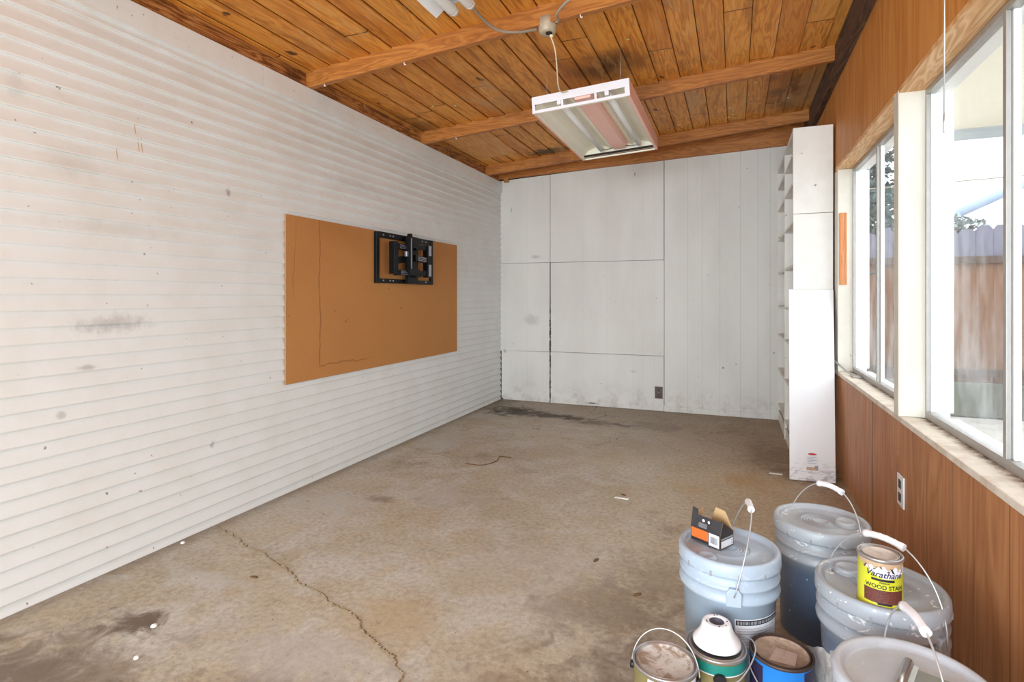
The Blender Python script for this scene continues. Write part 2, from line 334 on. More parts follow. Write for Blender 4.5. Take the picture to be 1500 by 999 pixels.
M['rail']=plain('rail_wood',srgb(74,52,40),.8,0,.25,12)
M['block']=plain('mossy_block',srgb(90,90,78),.9,0,.35,7)
def m_yard():
    N=NT('yard_concrete'); c=N.mix(N.step(N.noise(4,6,.7),.35,.7),srgb(188,182,174),srgb(160,152,142)); c=N.mix(N.step(N.noise(70,4,.7),.4,.75),c,srgb(160,148,134)); return N.fin(c,.9)
M['yard']=m_yard()
M['cream']=plain('cream_soffit_paint',srgb(236,228,208),.7,0,.05,6)
M['fascia']=plain('grey_fascia',srgb(176,182,188),.6,0,.1,8)
M['white']=plain('white_gloss_paint',srgb(240,240,242),.35,0,.03,10)
M['white_e']=plain('white_enamel',srgb(236,232,238),.4,0,.04,12)
M['pink']=plain('salmon_pink_paint',srgb(250,198,184),.45,0,.05,14)
M['cream_e']=plain('yellowed_enamel',srgb(250,244,226),.45,0,.05,8)
M['tube']=plain('frosted_tube_glass',srgb(240,242,242),.25,0,.02,8)
M['metal']=plain('bright_metal',srgb(190,188,186),.3,.85,.1,20)
M['wire']=plain('galvanised_wire',srgb(200,200,202),.35,.6,.1,20)
M['black']=plain('black_steel',srgb(10,10,12),.45,0,.2,20,spec=.25)
M['blackp']=plain('black_plastic',srgb(26,25,30),.4,0,.2,20)
M['grey_h']=plain('grey_highlight_steel',srgb(170,172,184),.3,.5,.1,20)
M['cable']=plain('grey_cable_sheath',srgb(160,146,128),.6,0,.15,30)
M['cablew']=plain('cream_cable_sheath',srgb(232,212,178),.6,0,.08,30)
M['dark']=plain('dark_gap',srgb(40,32,26),.9,0,.3,20)
M['brown']=plain('brown_bakelite',srgb(74,44,30),.4,0,.2,20)
M['kraft']=plain('kraft_card',srgb(196,164,122),.8,0,.06,40)
M['card']=plain('black_printed_card',srgb(44,42,46),.5,0,.15,20)
M['orange']=plain('orange_print',srgb(222,106,42),.5,0,.05,20)
M['paper']=plain('white_label_paper',srgb(226,226,232),.6,0,.05,30)
M['ink']=plain('black_ink',srgb(28,26,34),.6,0,.1,30)
M['grey_ink']=plain('grey_ink',srgb(150,150,156),.6,0,.1,30)
M['red']=plain('red_ink',srgb(190,40,44),.5,0,.1,20)
M['yellow']=plain('lime_yellow_print',srgb(206,206,50),.4,0,.05,20)
M['teal']=plain('teal_print',srgb(30,130,118),.4,0,.12,20)
M['olive']=plain('olive_gold_print',srgb(140,126,84),.45,0,.25,14)
M['blue']=plain('bright_blue_print',srgb(36,128,214),.35,0,.12,14)
M['purple']=plain('dark_purple_print',srgb(44,36,66),.4,0,.2,14)
M['swatch']=wood('brown_swatch_print',srgb(70,32,28),srgb(104,52,44),srgb(128,70,58),'x','z',scale=14)
M['tan']=plain('tan_print',srgb(190,160,130),.5,0,.3,60)
M['dot']=plain('pale_green_foam',srgb(216,220,168),.7,0,.05,20)
M['leaf_d']=plain('dry_leaf',srgb(110,82,52),.8,0,.2,40)
M['crumb']=plain('white_crumb',srgb(238,238,232),.7,0,.03,30)
M['crack']=plain('crack_filling',srgb(142,124,98),.95,0,.6,140,.6)
def m_bucket(name,base,spl,body=None,cx=0):
    N=NT(name); n=N.noise(3,4,.6)
    c=N.mix(n,tuple(v*.93 for v in srgb(*base)),srgb(*base))
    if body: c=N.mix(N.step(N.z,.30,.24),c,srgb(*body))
    c=N.mix(N.math('MULTIPLY',N.step(N.noise(7,6,.7),.45,.7),.3),c,srgb(160,158,150))
    sp=N.noise(1,5,.7,N.map((14,14,26)),1.5); m=N.math('MULTIPLY',N.step(sp,.60,.66),N.step(N.z,.2,.32)); c=N.mix(N.math('MULTIPLY',m,spl),c,srgb(230,230,230))
    sp=N.noise(60,2,.5); c=N.mix(N.math('MULTIPLY',N.step(sp,.72,.76),spl),c,srgb(228,228,228))
    N.b.inputs['Subsurface Weight'].default_value=0
    return N.fin(c,.38)
M['bk1']=m_bucket('pale_blue_plastic',(176,192,210),.35)
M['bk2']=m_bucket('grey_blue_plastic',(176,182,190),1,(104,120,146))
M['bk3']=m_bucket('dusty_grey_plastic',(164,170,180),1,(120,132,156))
M['bk4']=m_bucket('light_grey_plastic',(196,202,212),.25)
M['grip']=plain('white_plastic_grip',srgb(240,238,244),.4,0,.03,20)
def m_dusty(name,base,dust,amt,thr=.45):
    N=NT(name); n=N.noise(22,6,.7,None,.6); c=N.mix(N.math('MULTIPLY',N.step(n,thr,thr+.15),amt),srgb(*base),srgb(*dust)); N.bump(n,.2,.002); return N.fin(c,.7)
M['lid1']=m_dusty('white_dusty_lid',(206,200,196),(148,122,100),.9,.46)
M['lid3']=m_dusty('brown_dusty_lid',(150,124,104),(178,156,140),.7)
M['lidq']=m_dusty('beige_dusty_lid',(206,196,186),(176,160,142),.6)
M['rim']=plain('tin_rim',srgb(170,164,162),.35,.6,.2,30)
M['rimb']=plain('rusty_dark_rim',srgb(74,58,52),.5,.3,.35,30)
M['sheet']=m_dusty('crumpled_clear_plastic',(196,194,192),(226,224,224),.8)

# ------------------------------------------------------------ room shell
XL,XR,YB,YF=-2.54,.66,5.96,-1.3
SL=.0737
def zc(x): return 2.635+SL*(x-XL)
mb=MB().box((XL-.15,YF,-.12),(XR+.17,YB+.1,0)); floor=struct('floor',mb,M['floor'],'stained bare concrete slab with a long crack')
pts=[(-2.494,2.098),(-2.30,2.04),(-2.176,1.989),(-2.05,1.965),(-1.937,1.922),(-1.80,1.875),(-1.68,1.814),(-1.56,1.785),(-1.435,1.731),(-1.36,1.72),(-1.287,1.684),(-1.24,1.64),(-1.156,1.606),(-1.10,1.575),(-1.055,1.56),(-1.01,1.52),(-.971,1.494),(-.95,1.40)]
P=spline([(a,b,0) for a,b in pts],10); rng=random.Random(3); vs=[]
for i,p in enumerate(P):
    t=(P[min(i+1,len(P)-1)]-P[max(i-1,0)]).normalized(); nrm=Vector((-t.y,t.x,0)); wd=.0035+.006*rng.random()*(1 if 30<i<150 else .4)
    j=(rng.random()-.5)*.012
    vs+=[p+nrm*(wd+j)+Vector((0,0,.001)),p+nrm*(j-wd*rng.random())+Vector((0,0,.001)),p+nrm*j+Vector((0,0,.003+.003*rng.random()))]
mb=MB()
for i in range(len(P)-1):
    a=3*i; mb.add([vs[a],vs[a+2],vs[a+5],vs[a+3]],[(0,1,2,3)]); mb.add([vs[a+2],vs[a+1],vs[a+4],vs[a+5]],[(0,1,2,3)])
mb.build('crack',M['crack'],floor)

# left wall: horizontal lapped siding as one continuous profile
prof=[]; pitch=.0647; z=-.6*pitch+.0414-.4*pitch
z=.0414-pitch
while z<2.42:
    prof+=[(z,.002),(z+.0005,.013),(z+.005,.0145),(z+.012,.0132),(z+.045,.0055),(z+pitch-.003,.0022)]
    z+=pitch
prof=[(max(0,a),b) for a,b in prof if a<2.42]
mb=MB(); n=len(prof)
vs=[(XL+b,YF,a) for a,b in prof]+[(XL+b,YB,a) for a,b in prof]
mb.add(vs,[(i,i+1,n+i+1,n+i) for i in range(n-1)])
mb.box((XL-.12,YF,0),(XL-.001,YB+.1,2.53))
struct('wall_left',mb,M['left'],'white painted horizontal lap siding')
mb=MB(); segs=[(YF,2.42),(2.423,YB)]
for a,b in segs: mb.box((XL+.0005,a,2.41),(XL+.026,b,2.53))
struct('trim_1',mb,M['left'],'white painted top board of the siding wall',bevel=.002)
# rotted plate above the siding, set back behind the board
mb=MB().box((XL-.1,YF,2.531),(XL+.002,YB,2.66)); struct('trim_2',mb,M['plate'],'rotted wooden plate on top of the siding wall')

# back wall: panels with open seams over a dark backing
mb=MB(); mb.box((XL-.1,YB+.012,0),(XR+.15,YB+.12,2.9),1)
zt=lambda x: 2.548+.0415*(x-XL)
def pan(x0,x1,z0,z1,dy=0,top=False,bulge=0):
    ys=YB-dy
    if not top: mb.box((x0,ys,z0),(x1,YB+.011,z1),0)
    else: mb.hexa([(x0,ys,z0),(x1,ys,z0),(x1,YB+.011,z0),(x0,YB+.011,z0),(x0,ys,zt(x0)),(x1,ys,zt(x1)),(x1,YB+.011,zt(x1)),(x0,YB+.011,zt(x0))],0)
pan(-2.54,-1.9285,1.584,0,0,True); pan(-1.9235,-.680,1.583,0,.001,True); pan(-.673,.66,.0,0,.006,True)
pan(-2.54,-1.931,.575,1.580,.003); pan(-1.921,-.678,.576,1.579,0)
pan(-2.522,-1.933,.012,.569,.0); pan(-1.92,-.679,.01,.572,.004)
# curled lower-left sheet standing off the wall
pts=[(-2.552,.56),(-2.54,.62),(-2.3,.612),(-2.1,.60),(-1.935,.596),(-1.933,.575),(-2.52,.57)]
mb.prism([(a,YB-.004,b) for a,b in pts if a>-2.54 or True],(0,-.004,0),0)
struct('wall_back',mb,[M['back'],M['dark']],'off-white painted panels with dark seams')
mb=MB().box((-1.92,YB-.010,0),(-.68,YB-.0045,.035)); mb.box((-.675,YB-.018,0),(.39,YB-.0065,.055)); mb.box((-2.5,YB-.008,0),(-1.935,YB-.0005,.02))
struct('baseboard_back',mb,M['back'])
# dark end plate under the ceiling above the back wall
mb=MB().hexa([(XL,YB-.05,2.56),(XR,YB-.05,2.66),(XR,YB,2.66),(XL,YB,2.56),(XL,YB-.05,2.70),(XR,YB-.05,2.93),(XR,YB,2.93),(XL,YB,2.70)])
struct('trim_3',mb,M['joist'],'dark wooden plate above the back wall')
mb=MB().box((-2.47,YB-.058,2.515),(-2.415,YB-.051,2.60)); struct('trim_4',mb,M['joist'],'small brown wood block at the back corner')

# ceiling planks with bevelled joints
mb=MB(); k=int((XL-.2+10)/.153); xs=[]
while k*.153-10<XR+.15:
    xs.append(k*.153-10); k+=1
ring=[]
for x in xs: ring+=[(x,zc(x)+.006),(x+.0025,zc(x)),(x+.1505,zc(x))]
n=len(ring); y0,y1=YF,YB+.1
vs=[(a,y0,b) for a,b in ring]+[(a,y1,b) for a,b in ring]
mb.add(vs,[(i,n+i,n+i+1,i+1) for i in range(n-1)])
mb.hexa([(xs[0],y0,zc(xs[0])+.03),(ring[-1][0],y0,zc(ring[-1][0])+.03),(ring[-1][0],y1,zc(ring[-1][0])+.03),(xs[0],y1,zc(xs[0])+.03)]+[(xs[0],y0,zc(xs[0])+.1),(ring[-1][0],y0,zc(ring[-1][0])+.1),(ring[-1][0],y1,zc(ring[-1][0])+.1),(xs[0],y1,zc(xs[0])+.1)])
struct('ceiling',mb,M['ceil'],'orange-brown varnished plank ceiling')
for i,yy in enumerate((-.01,1.39,2.79,4.19,5.54)):
    b=2.531; t=.04
    mb=MB().hexa([(XL,yy,b),(XR,yy,b+SL*3.2),(XR,yy+t,b+SL*3.2),(XL,yy+t,b),(XL,yy,zc(XL)+.006),(XR,yy,zc(XR)+.006),(XR,yy+t,zc(XR)+.006),(XL,yy+t,zc(XL)+.006)])
    struct('trim_%d'%(5+i),mb,M['joist'],['ceiling joist over the camera','ceiling joist just ahead of the doorway','nearest ceiling joist in view, with the junction box','middle ceiling joist passing behind the light fixture','last ceiling joist before the back wall'][i],bevel=.002)
mb=MB().box((.62,YF,2.67),(XR,YB,2.86)); struct('trim_10',mb,M['darkwood'],'dark ledger board along the top of the window wall')
# plywood patch
x0,x1,ya,yb=-2.47,-2.02,4.45,5.25
mb=MB().hexa([(x0,ya,zc(x0)-.012),(x1,ya,zc(x1)-.012),(x1-.03,yb,zc(x1)-.012),(x0,yb,zc(x0)-.012),(x0,ya,zc(x0)-.001),(x1,ya,zc(x1)-.001),(x1-.03,yb,zc(x1)-.001),(x0,yb,zc(x0)-.001)])
struct('trim_11',mb,M['ply'],'pale plywood patch nailed to the ceiling at the back left')

# right wall
mb=MB(); X2=.83
mb.box((XR+.01,YF,0),(X2,YB+.1,.665),1); mb.box((XR+.01,YF,2.086),(X2,YB+.1,2.9),1)
mb.box((XR+.01,YF,.665),(X2,1.33,2.086),1); mb.box((XR+.01,4.345,.665),(X2,YB+.1,2.086),1); mb.box((.75,2.795,.69),(X2,2.87,2.086),1)
mb.box((XR,YF,0),(XR+.01,YB,.668),0); mb.box((XR,YF,2.075),(XR+.01,YB,2.88),2); mb.box((XR,YF,.668),(XR+.01,1.33,2.075),2); mb.box((XR,4.44,.668),(XR+.01,YB,2.075),2)
struct('wall_right',mb,[M['panel_lo'],M['white_ext'],M['panel_hi']],'wood panelled window wall')
mb=MB().box((.652,1.33,.666),(.752,4.44,.690)); struct('trim_12',mb,M['sill'],'dirty painted window sill',bevel=.003)
mb=MB().box((.650,1.33,2.062),(.75,2.80,2.084)); mb.box((.650,2.86,2.062),(.75,4.36,2.084)); struct('trim_13',mb,M['casing'],'natural wood head casing above the windows',bevel=.002)
mb=MB().box((.648,2.79,.6905),(.748,2.862,2.075)); struct('trim_14',mb,M['post'],'white post between the two windows',bevel=.003)
mb=MB().box((.655,4.31,.6905),(.75,4.44,2.061)); struct('trim_15',mb,M['post'],'white post at the far end of the windows',bevel=.003)
mb=MB().box((.655,1.26,.6905),(.75,1.36,2.061)); struct('trim_16',mb,M['post'],'white post at the near end of the windows',bevel=.003)
def window(name,y0,y1,ym,label):
    z0,z1=.691,2.061; r=thing(name,((.757),(y0+y1)/2,z0),label,'window'); del r['category']; r['kind']='structure'
    L=Vector((.757,(y0+y1)/2,z0))
    def p(nm,boxes,mat,bev=.0015):
        m=MB()
        for a,b in boxes: m.box(Vector(a)-L,Vector(b)-L)
        return m.build(nm,mat,r,bevel=bev)
    f=.016
    p('window_frame',[((.742,y0,z0),(.775,y1,z0+.03)),((.742,y0,z1-.022),(.775,y1,z1)),((.742,y0,z0+.03),(.7555,y0+f,z1-.022)),((.742,y1-f,z0+.03),(.7555,y1,z1-.022))],M['alu'])
    p('window_mullion',[((.741,ym,z0+.03),(.754,ym+.022,z1-.022))],M['alu'])
    p('window_sash',[((.7575,ym-.004,z0+.03),(.776,ym+.04,z1-.022))],M['white_ext'])
    p('exterior_jamb',[((.7565,y1-.018,z0+.03),(.835,y1+.002,z1-.022)),((.7565,y0-.002,z0+.03),(.835,y0+.018,z1-.022)),((.776,y0+.018,z1-.018),(.835,y1-.018,z1)),((.776,y0+.018,z0-.012),(.85,y1-.018,z0+.008))],M['white_ext'])
    p('pane',[((.7685,y0+f,z0+.03),(.7705,ym,z1-.022))],M['glass'],0)
    p('pane',[((.7535,ym+.022,z0+.03),(.7555,y1-f,z1-.022))],M['glass'],0)
    return r
window('window_1',2.872,4.31,3.62,'far sliding window with hazy glass')
window('window_2',1.362,2.788,2.045,'near sliding window with hazy glass')

# ------------------------------------------------------------ outside
mb=MB().box((XR+.172,-6,-.13),(9,14,-.01)); mb.box((-8,-14,-.13),(XR+.17,YF-.002,-.01)); struct('ground',mb,M['yard'],'pale concrete yard')
def fence():
    r=thing('wooden_fence',(2.8,6.87,0),'weathered wooden picket fence with grey tops across the yard','fence')
    rg=random.Random(5); x=.85; i=0; pk=[]
    while x<4.9:
        wd=.138; t=1.89+rg.uniform(-.03,.03); y=6.86+rg.uniform(0,.006); c=.03
        pts=[(x,.34),(x+wd,.34),(x+wd,t-c*1.4),(x+wd-c,t),(x+c,t),(x,t-c*1.4)]
        m=MB().prism([(a-2.8,y-6.87,b) for a,b in pts],(0,.018,0)); m.build('picket',M['fence'],r); x+=wd+.002
    m=MB().box((.85-2.8,-.05,1.53),(4.9-2.8,-.012,1.60)); m.build('rail',M['rail'],r)
    m=MB().box((.85-2.8,-.05,.40),(4.9-2.8,-.012,.47)); m.build('rail',M['rail'],r)
    m=MB(); 
    m.box((.84-2.8,-.07,0),(4.92-2.8,.07,.34)); m.build('block_base',M['block'],r,bevel=.01)
fence()
r=thing('patio_roof',(2.0,3.2,2.5),'cream patio roof over the yard with a grey fascia edge','roof')
MB().box((-1.16,-2.4,.085),(1.1,2.44,.13)).build('soffit',M['cream'],r)
MB().box((-1.16,2.44,0),(1.1,2.48,.16)).build('fascia',M['fascia'],r)
for a in (1.0,): MB().box((a,2.28,-2.51),(a+.09,2.37,.084)).build('post',M['cream'],r)
mb=MB().tube([(2.739-.1,8.6,2.25),(3.9,8.6,2.88)],.055,12); tag(mb.build('awning_pole',plain('pale_blue_metal',srgb(178,196,222),.5,0,.05,6)),'pale blue slanting pole rising above the fence','pole')
mb=MB().tube([(-1,8.4,2.52),(6,8.4,2.72)],.008,6); tag(mb.build('power_line',M['cable']),'thin overhead wire crossing the sky beyond the fence','wire')
mb=MB().tube(spline([(1.40,6.80,1.46),(1.30,6.79,1.42),(1.255,6.79,1.33),(1.27,6.79,1.24),(1.32,6.80,1.20)],6),.012,8); tag(mb.build('hanging_cable',M['blackp']),'dark looped cable hanging on the fence seen through the far window','cable')
def leafmat(n,a,b):
    N=NT(n); return N.fin(N.mix(N.noise(3,3),srgb(*a),srgb(*b)),.6)
def tree(name,c,rx,rz,nl,mat,label,seed):
    rg=random.Random(seed); r=thing(name,(c[0],c[1],0),label,'tree'); m=MB()
    for i in range(nl):
        a=rg.uniform(0,2*PI); u=rg.uniform(-1,1); q=rg.random()**.4; s=math.sqrt(1-u*u)*q*(.75+.35*math.sin(a*3+u*5)); p=Vector((math.cos(a)*s*rx,math.sin(a)*s*rx,c[2]+u*q*rz))
        d=Vector((rg.uniform(-1,1),rg.uniform(-1,1),rg.uniform(-1,1))).normalized(); e=d.cross(Vector((rg.uniform(-1,1),rg.uniform(-1,1),1))).normalized(); l=rg.uniform(.05,.09)
        m.add([p-d*l,p+e*l*.4,p+d*l,p-e*l*.4],[(0,1,2,3)])
    m.build('foliage',mat,r)
    m=MB().tube([(0,0,-.05),(.05,.02,c[2]*.5),(0,0,c[2])],[.1,.07,.03],8)
    for k in range(7):
        a=k*.9; m.tube([(0,0,c[2]*.6),(math.cos(a)*rx*.4,math.sin(a)*rx*.4,c[2]+.1*k*rz-.2*rz),(math.cos(a)*rx*.7,math.sin(a)*rx*.7,c[2]+rz*(.1*k-.1))],[.04,.025,.01],6)
    m.build('trunk',M['rail'],r)
tree('leafy_tree',(1.75,10,2.7),.95,1.2,5200,leafmat('leaf_green',(44,62,60),(96,116,110)),'leafy green tree beyond the fence seen through the far window',1)
tree('leafy_tree',(3.35,11.0,2.05),.4,.55,900,leafmat('leaf_haze_pale',(90,108,100),(150,162,156)),'small tree with haze painted into its leaves above the fence in the near window',2)  # leaf colour made pale to stand in for haze of the glass

# ------------------------------------------------------------ bookcase and leaning board
x0,x1,ya,yb,H=.395,.645,4.43,5.955,2.405
B=thing('bookcase',(x0,ya,0),'tall white built-in bookcase with open shelves in the back right corner','bookcase')
def bx(nm,a,b,mat=M['white'],par=B,bev=.002,o=(x0,ya,0)):
    return MB().box(Vector(a)-Vector(o),Vector(b)-Vector(o)).build(nm,mat,par,bevel=bev)
def m_bk():
    N=NT('scuffed_white_board'); n=N.noise(3,5,.6); c=N.mix(N.step(n,.3,.7),srgb(240,237,232),srgb(226,221,214))
    c=N.mix(N.math('MULTIPLY',N.step(N.noise(24,2,.5),.71,.75),.85),c,srgb(96,84,76)); N.bump(N.noise(30,3),.1,.002); return N.fin(c,.45)
MBK=m_bk()
bx('side_panel',(x0,ya,0),(x1,ya+.02,1.787),MBK); bx('side_panel',(x0-.002,ya-.005,1.790),(x1+.001,ya+.02,H),MBK,bev=.004)
bx('side_panel',(x0,yb-.02,0),(x1,yb,H-.02),MBK); bx('divider',(x0,5.16,0),(x1,5.18,H-.02),MBK)
bx('back_panel',(x1-.006,ya+.02,0),(x1,yb-.02,H-.02),MBK)
bx('top_panel',(x0,ya+.02,H-.02),(x1,yb,H),MBK); bx('base_board',(x0+.005,ya+.02,0),(x0+.02,yb-.02,.10),MBK)
for z in (.17,.51,.84,1.11,1.43,1.745,2.03,2.24):
    bx('shelf',(x0+.003,ya+.02,z-.018),(x1-.006,5.16,z),MBK,bev=0); bx('shelf',(x0+.003,5.18,z-.018),(x1-.006,yb-.02,z),MBK,bev=0)
mb=MB(); mb.box((-.02,-.06,0),(.02,.06,.012)); mb.tube(spline([(0,-.03,.012),(0,-.035,.05),(0,0,.075),(0,.035,.05),(0,.03,.012)],5),.006,8)
o=mb.build('door_latch',M['black']); o.location=(.44,5.55,2.031); tag(o,'black metal latch lying on an upper bookcase shelf','latch')
# leaning board
Lb=thing('leaning_board',(.338,4.03,0),'plain white board leaning upright against the end of the bookcase','board')
a=Vector((.338,4.028,.004)); b=Vector((.605,4.050,.004)); c_=Vector((.643,4.400,1.246)); d_=Vector((.363,4.388,1.249)); th=Vector((0,.018,-.006))
o=Vector((.338,4.03,0)); q=[v-o for v in (a,b,b+Vector((0,.018,-.002)),a+Vector((0,.018,-.002)),d_,c_,c_+Vector((0,.018,-.005)),d_+Vector((0,.018,-.005)))]
def m_lb():
    N=NT('smooth_white_laminate'); c=N.mix(N.noise(2,3),srgb(240,240,243),srgb(232,231,236))
    g=N.math('MULTIPLY',N.step(N.z,.16,.02),N.step(N.noise(16,6,.7,N.map((1,1,3)),.8),.48,.6)); c=N.mix(N.math('MULTIPLY',g,.6),c,srgb(150,136,146)); return N.fin(c,.25)
MB().hexa([q[0],q[1],q[2],q[3],q[4],q[5],q[6],q[7]]).build('panel',m_lb(),Lb,bevel=.002)
ux=(q[1]-q[0]).normalized(); uz=(q[4]-q[0]).normalized(); nn=ux.cross(uz).normalized()
def onb(u,v,off=.0012): return q[0]+ux*u+uz*v+nn*off
def patch(u0,u1,v0,v1,off): return [onb(u0,v0,off),onb(u1,v0,off),onb(u1,v1,off),onb(u0,v1,off)]
m=MB(); m.add(patch(.098,.172,.065,.182,.0012),[(0,1,2,3)],0)
el=[onb(.135+.026*math.cos(t*PI/12),.170+.0065*math.sin(t*PI/12),.0018) for t in range(24)]; m.add(el,[tuple(range(24))],1)
for k,(u0,u1) in enumerate([(.105,.160),(.107,.15),(.105,.163),(.107,.14),(.105,.158)]): m.add(patch(u0,u1,.148-k*.009,.1505-k*.009,.0018),[(0,1,2,3)],2)
m.add(patch(.100,.168,.068,.088,.0018),[(0,1,2,3)],3); m.add(patch(.148,.168,.078,.098,.0022),[(0,1,2,3)],2)
m.build('sticker',[M['paper'],M['red'],M['grey_ink'],M['tan']],Lb)['label']='small white sticker with a red oval'

# ------------------------------------------------------------ fibreboard and TV bracket
def m_fb():
    N=NT('brown_fibreboard'); n=N.noise(2,5,.5); c=N.mix(n,srgb(184,124,66),srgb(200,140,78)); c=N.mix(N.math('MULTIPLY',N.step(N.noise(260,2,.5),.4,.7),.25),c,srgb(160,104,54))
    w1=N.math('ADD',N.y,N.math('MULTIPLY',N.noise(3,4,.6),.10)); 
    m=N.math('MULTIPLY',N.line(w1,2.94,.007),N.step(N.z,.7,.78)); c=N.mix(N.math('MULTIPLY',m,.5),c,srgb(110,66,34))
    m=N.math('MULTIPLY',N.line(w1,2.72,.005),N.step(N.z,1.1,1.25)); c=N.mix(N.math('MULTIPLY',m,.35),c,srgb(120,74,40))
    m=N.math('MULTIPLY',N.line(N.math('ADD',N.z,N.math('MULTIPLY',N.noise(6,4,.6),.06)),.775,.006),N.math('MULTIPLY',N.step(N.y,2.88,2.92),N.step(N.y,3.5,3.3))); c=N.mix(N.math('MULTIPLY',m,.45),c,srgb(110,66,34))
    c=N.mix(N.math('MULTIPLY',N.math('MULTIPLY',N.step(N.z,1.45,1.7),N.step(N.noise(3,5,.6),.3,.7)),.3),c,srgb(150,90,40))
    c=N.mix(N.math('MULTIPLY',N.step(N.noise(17,2,.5),.74,.77),.8),c,srgb(90,54,26)); return N.fin(c,.8)
mb=MB().box((-2.5250,2.596,.663),(-2.517,4.826,1.699)); ob=mb.build('fibreboard_sheet',m_fb(),bevel=.001); tag(ob,'large brown hardboard sheet fixed to the white siding wall','board')
T=thing('tv_bracket',(-2.519,3.45,1.30),'black articulated television wall bracket mounted on the brown hardboard','wall bracket')
O=Vector((-2.519,3.45,1.30))
T.location.x+=.0045
def tb(nm,boxes,mat=M['black'],bev=.002):
    m=MB()
    for a,b in boxes: m.box(Vector(a)-O,Vector(b)-O)
    return m.build(nm,mat,T,bevel=bev)
xw=-2.519
fr=tb('wall_frame',[((xw,3.475,1.30),(-2.495,3.515,1.69)),((xw,3.515,1.650),(-2.500,4.32,1.695)),((xw,3.515,1.302),(-2.500,4.32,1.336)),((xw,4.285,1.302),(-2.496,4.32,1.695))])
for zz,ys in ((1.672,(3.57,3.66,3.70,3.93,4.06,4.14,4.2)),(1.322,(3.57,3.66,3.70,4.05,4.2))):
    for y in ys: MB().box(Vector((-2.500,y-.008,zz-.005))-O,Vector((-2.498,y+.008,zz+.005))-O).build('bolt',M['grey_h'],fr)['label']='grey bolt head on the wall frame'
tb('centre_column',[((-2.492,3.86,1.305),(-2.455,4.00,1.690))])
tb('link_post',[((-2.47,3.60,1.375),(-2.42,3.655,1.625))]); tb('link_post',[((-2.47,4.10,1.36),(-2.42,4.15,1.63))])
for q_ in (((-2.419,4.112,1.545),(-2.4165,4.15,1.63)),((-2.419,4.112,1.37),(-2.4165,4.15,1.47))): tb('edge_highlight_strip',[q_],M['grey_h'],0)['label']='grey strip painted as edge highlight of the link post'  # pale strips paint a highlight onto the post edges
def arm(y0,z0,y1,z1,h=.045,light=True):
    x=-2.43; m=MB().hexa([Vector(v)-O for v in [(x-.03,y0,z0-h/2),(x+.0,y0,z0-h/2),(x+.0,y1,z1-h/2),(x-.03,y1,z1-h/2),(x-.03,y0,z0+h/2),(x,y0,z0+h/2),(x,y1,z1+h/2),(x-.03,y1,z1+h/2)]])
    ob=m.build('arm',M['black'],T,bevel=.002); m=MB(); a0,a1=(y0*.8+y1*.2),(y0*.15+y1*.85); f=lambda y:z0+(z1-z0)*(y-y0)/(y1-y0)
    for k in (-1,0,1):
        dz=k*h*.27; m.hexa([Vector(v)-O for v in [(x,a0,f(a0)+dz-.003),(x+.0015,a0,f(a0)+dz-.003),(x+.0015,a1,f(a1)+dz-.003),(x,a1,f(a1)+dz-.003),(x,a0,f(a0)+dz+.003),(x+.0015,a0,f(a0)+dz+.003),(x+.0015,a1,f(a1)+dz+.003),(x,a1,f(a1)+dz+.003)]])
    s=m.build('rib',M['grey_h'] if light else M['black'],ob); s['label']='raised grey ribs on the arm' if light else 'raised black ribs on the arm'
arm(3.65,1.595,3.86,1.585); arm(3.65,1.475,3.84,1.51,.05,False); arm(3.65,1.385,3.93,1.392)
arm(3.93,1.60,4.12,1.615,.045,False); arm(3.92,1.515,4.12,1.505,.05); arm(3.93,1.375,4.12,1.40,.045,False)
m=MB().prism([Vector(v)-O for v in [(-2.42,3.765,1.395),(-2.42,3.80,1.395),(-2.42,3.80,1.67),(-2.42,3.7825,1.70),(-2.42,3.765,1.67)]],(.042,0,0)); m.build('screen_plate',M['black'],T,bevel=.003)
tb('hinge_cap',[((-2.42,3.74,1.515),(-2.40,3.765,1.555))],M['grey_h'])['label']='grey hinge cap'
tb('plate_edge_highlight',[((-2.3778,3.770,1.42),(-2.3755,3.777,1.66))],M['grey_h'],0)['label']='grey strip painted as highlight on the screen plate edge'  # thin pale strip painted as a highlight along the plate
tb('head_knuckle',[((-2.455,3.80,1.37),(-2.39,3.93,1.42))]); tb('head_knuckle',[((-2.455,3.82,1.59),(-2.39,3.92,1.64))])

# ------------------------------------------------------------ outlets, strip, lever, cord
r=thing('wall_outlet',(-.731,YB-.004,.19),'brown electrical outlet low on the back wall','outlet')
MB().box((-.040,-.006,-.062),(.040,-.0005,.062)).build('cover_plate',M['brown'],r,bevel=.002)
for zz in (-.03,.03): MB().box((-.017,-.0085,zz-.018),(.017,-.006,zz+.018)).build('socket',plain('dark_brown_socket',srgb(40,22,16),.4),r)['label']='dark brown socket face'
m=MB().lathe([(0,-.001),(.004,-.001),(.004,.001),(0,.001)],12); o=m.build('screw',M['metal'],r); o.rotation_euler=(R(90),0,0); o.location=(0,-.0085,0)
r=thing('wall_outlet',(XR-.0005,2.784,.378),'white electrical outlet on the brown panelling under the near window','outlet')
MB().box((-.007,-.046,-.066),(0,.046,.066)).build('cover_plate',M['white'],r,bevel=.002)
for zz in (-.028,.028): MB().box((-.010,-.016,zz-.017),(-.0072,.016,zz+.017)).build('socket',plain('dark_socket',srgb(60,52,50),.5),r)['label']='dark socket face'
mb=MB().box((.664,4.298,1.278),(.706,4.309,1.764)); o=mb.build('wood_strip',M['strip'],bevel=.001); tag(o,'short brown wood strip screwed to the white post at the far window','strip')
m=MB()
for zz in (1.31,1.70,1.46): m.lathe([(0,-.001),(.005,-.001),(.004,.0015),(0,.002)],12,c=(0,0,0))
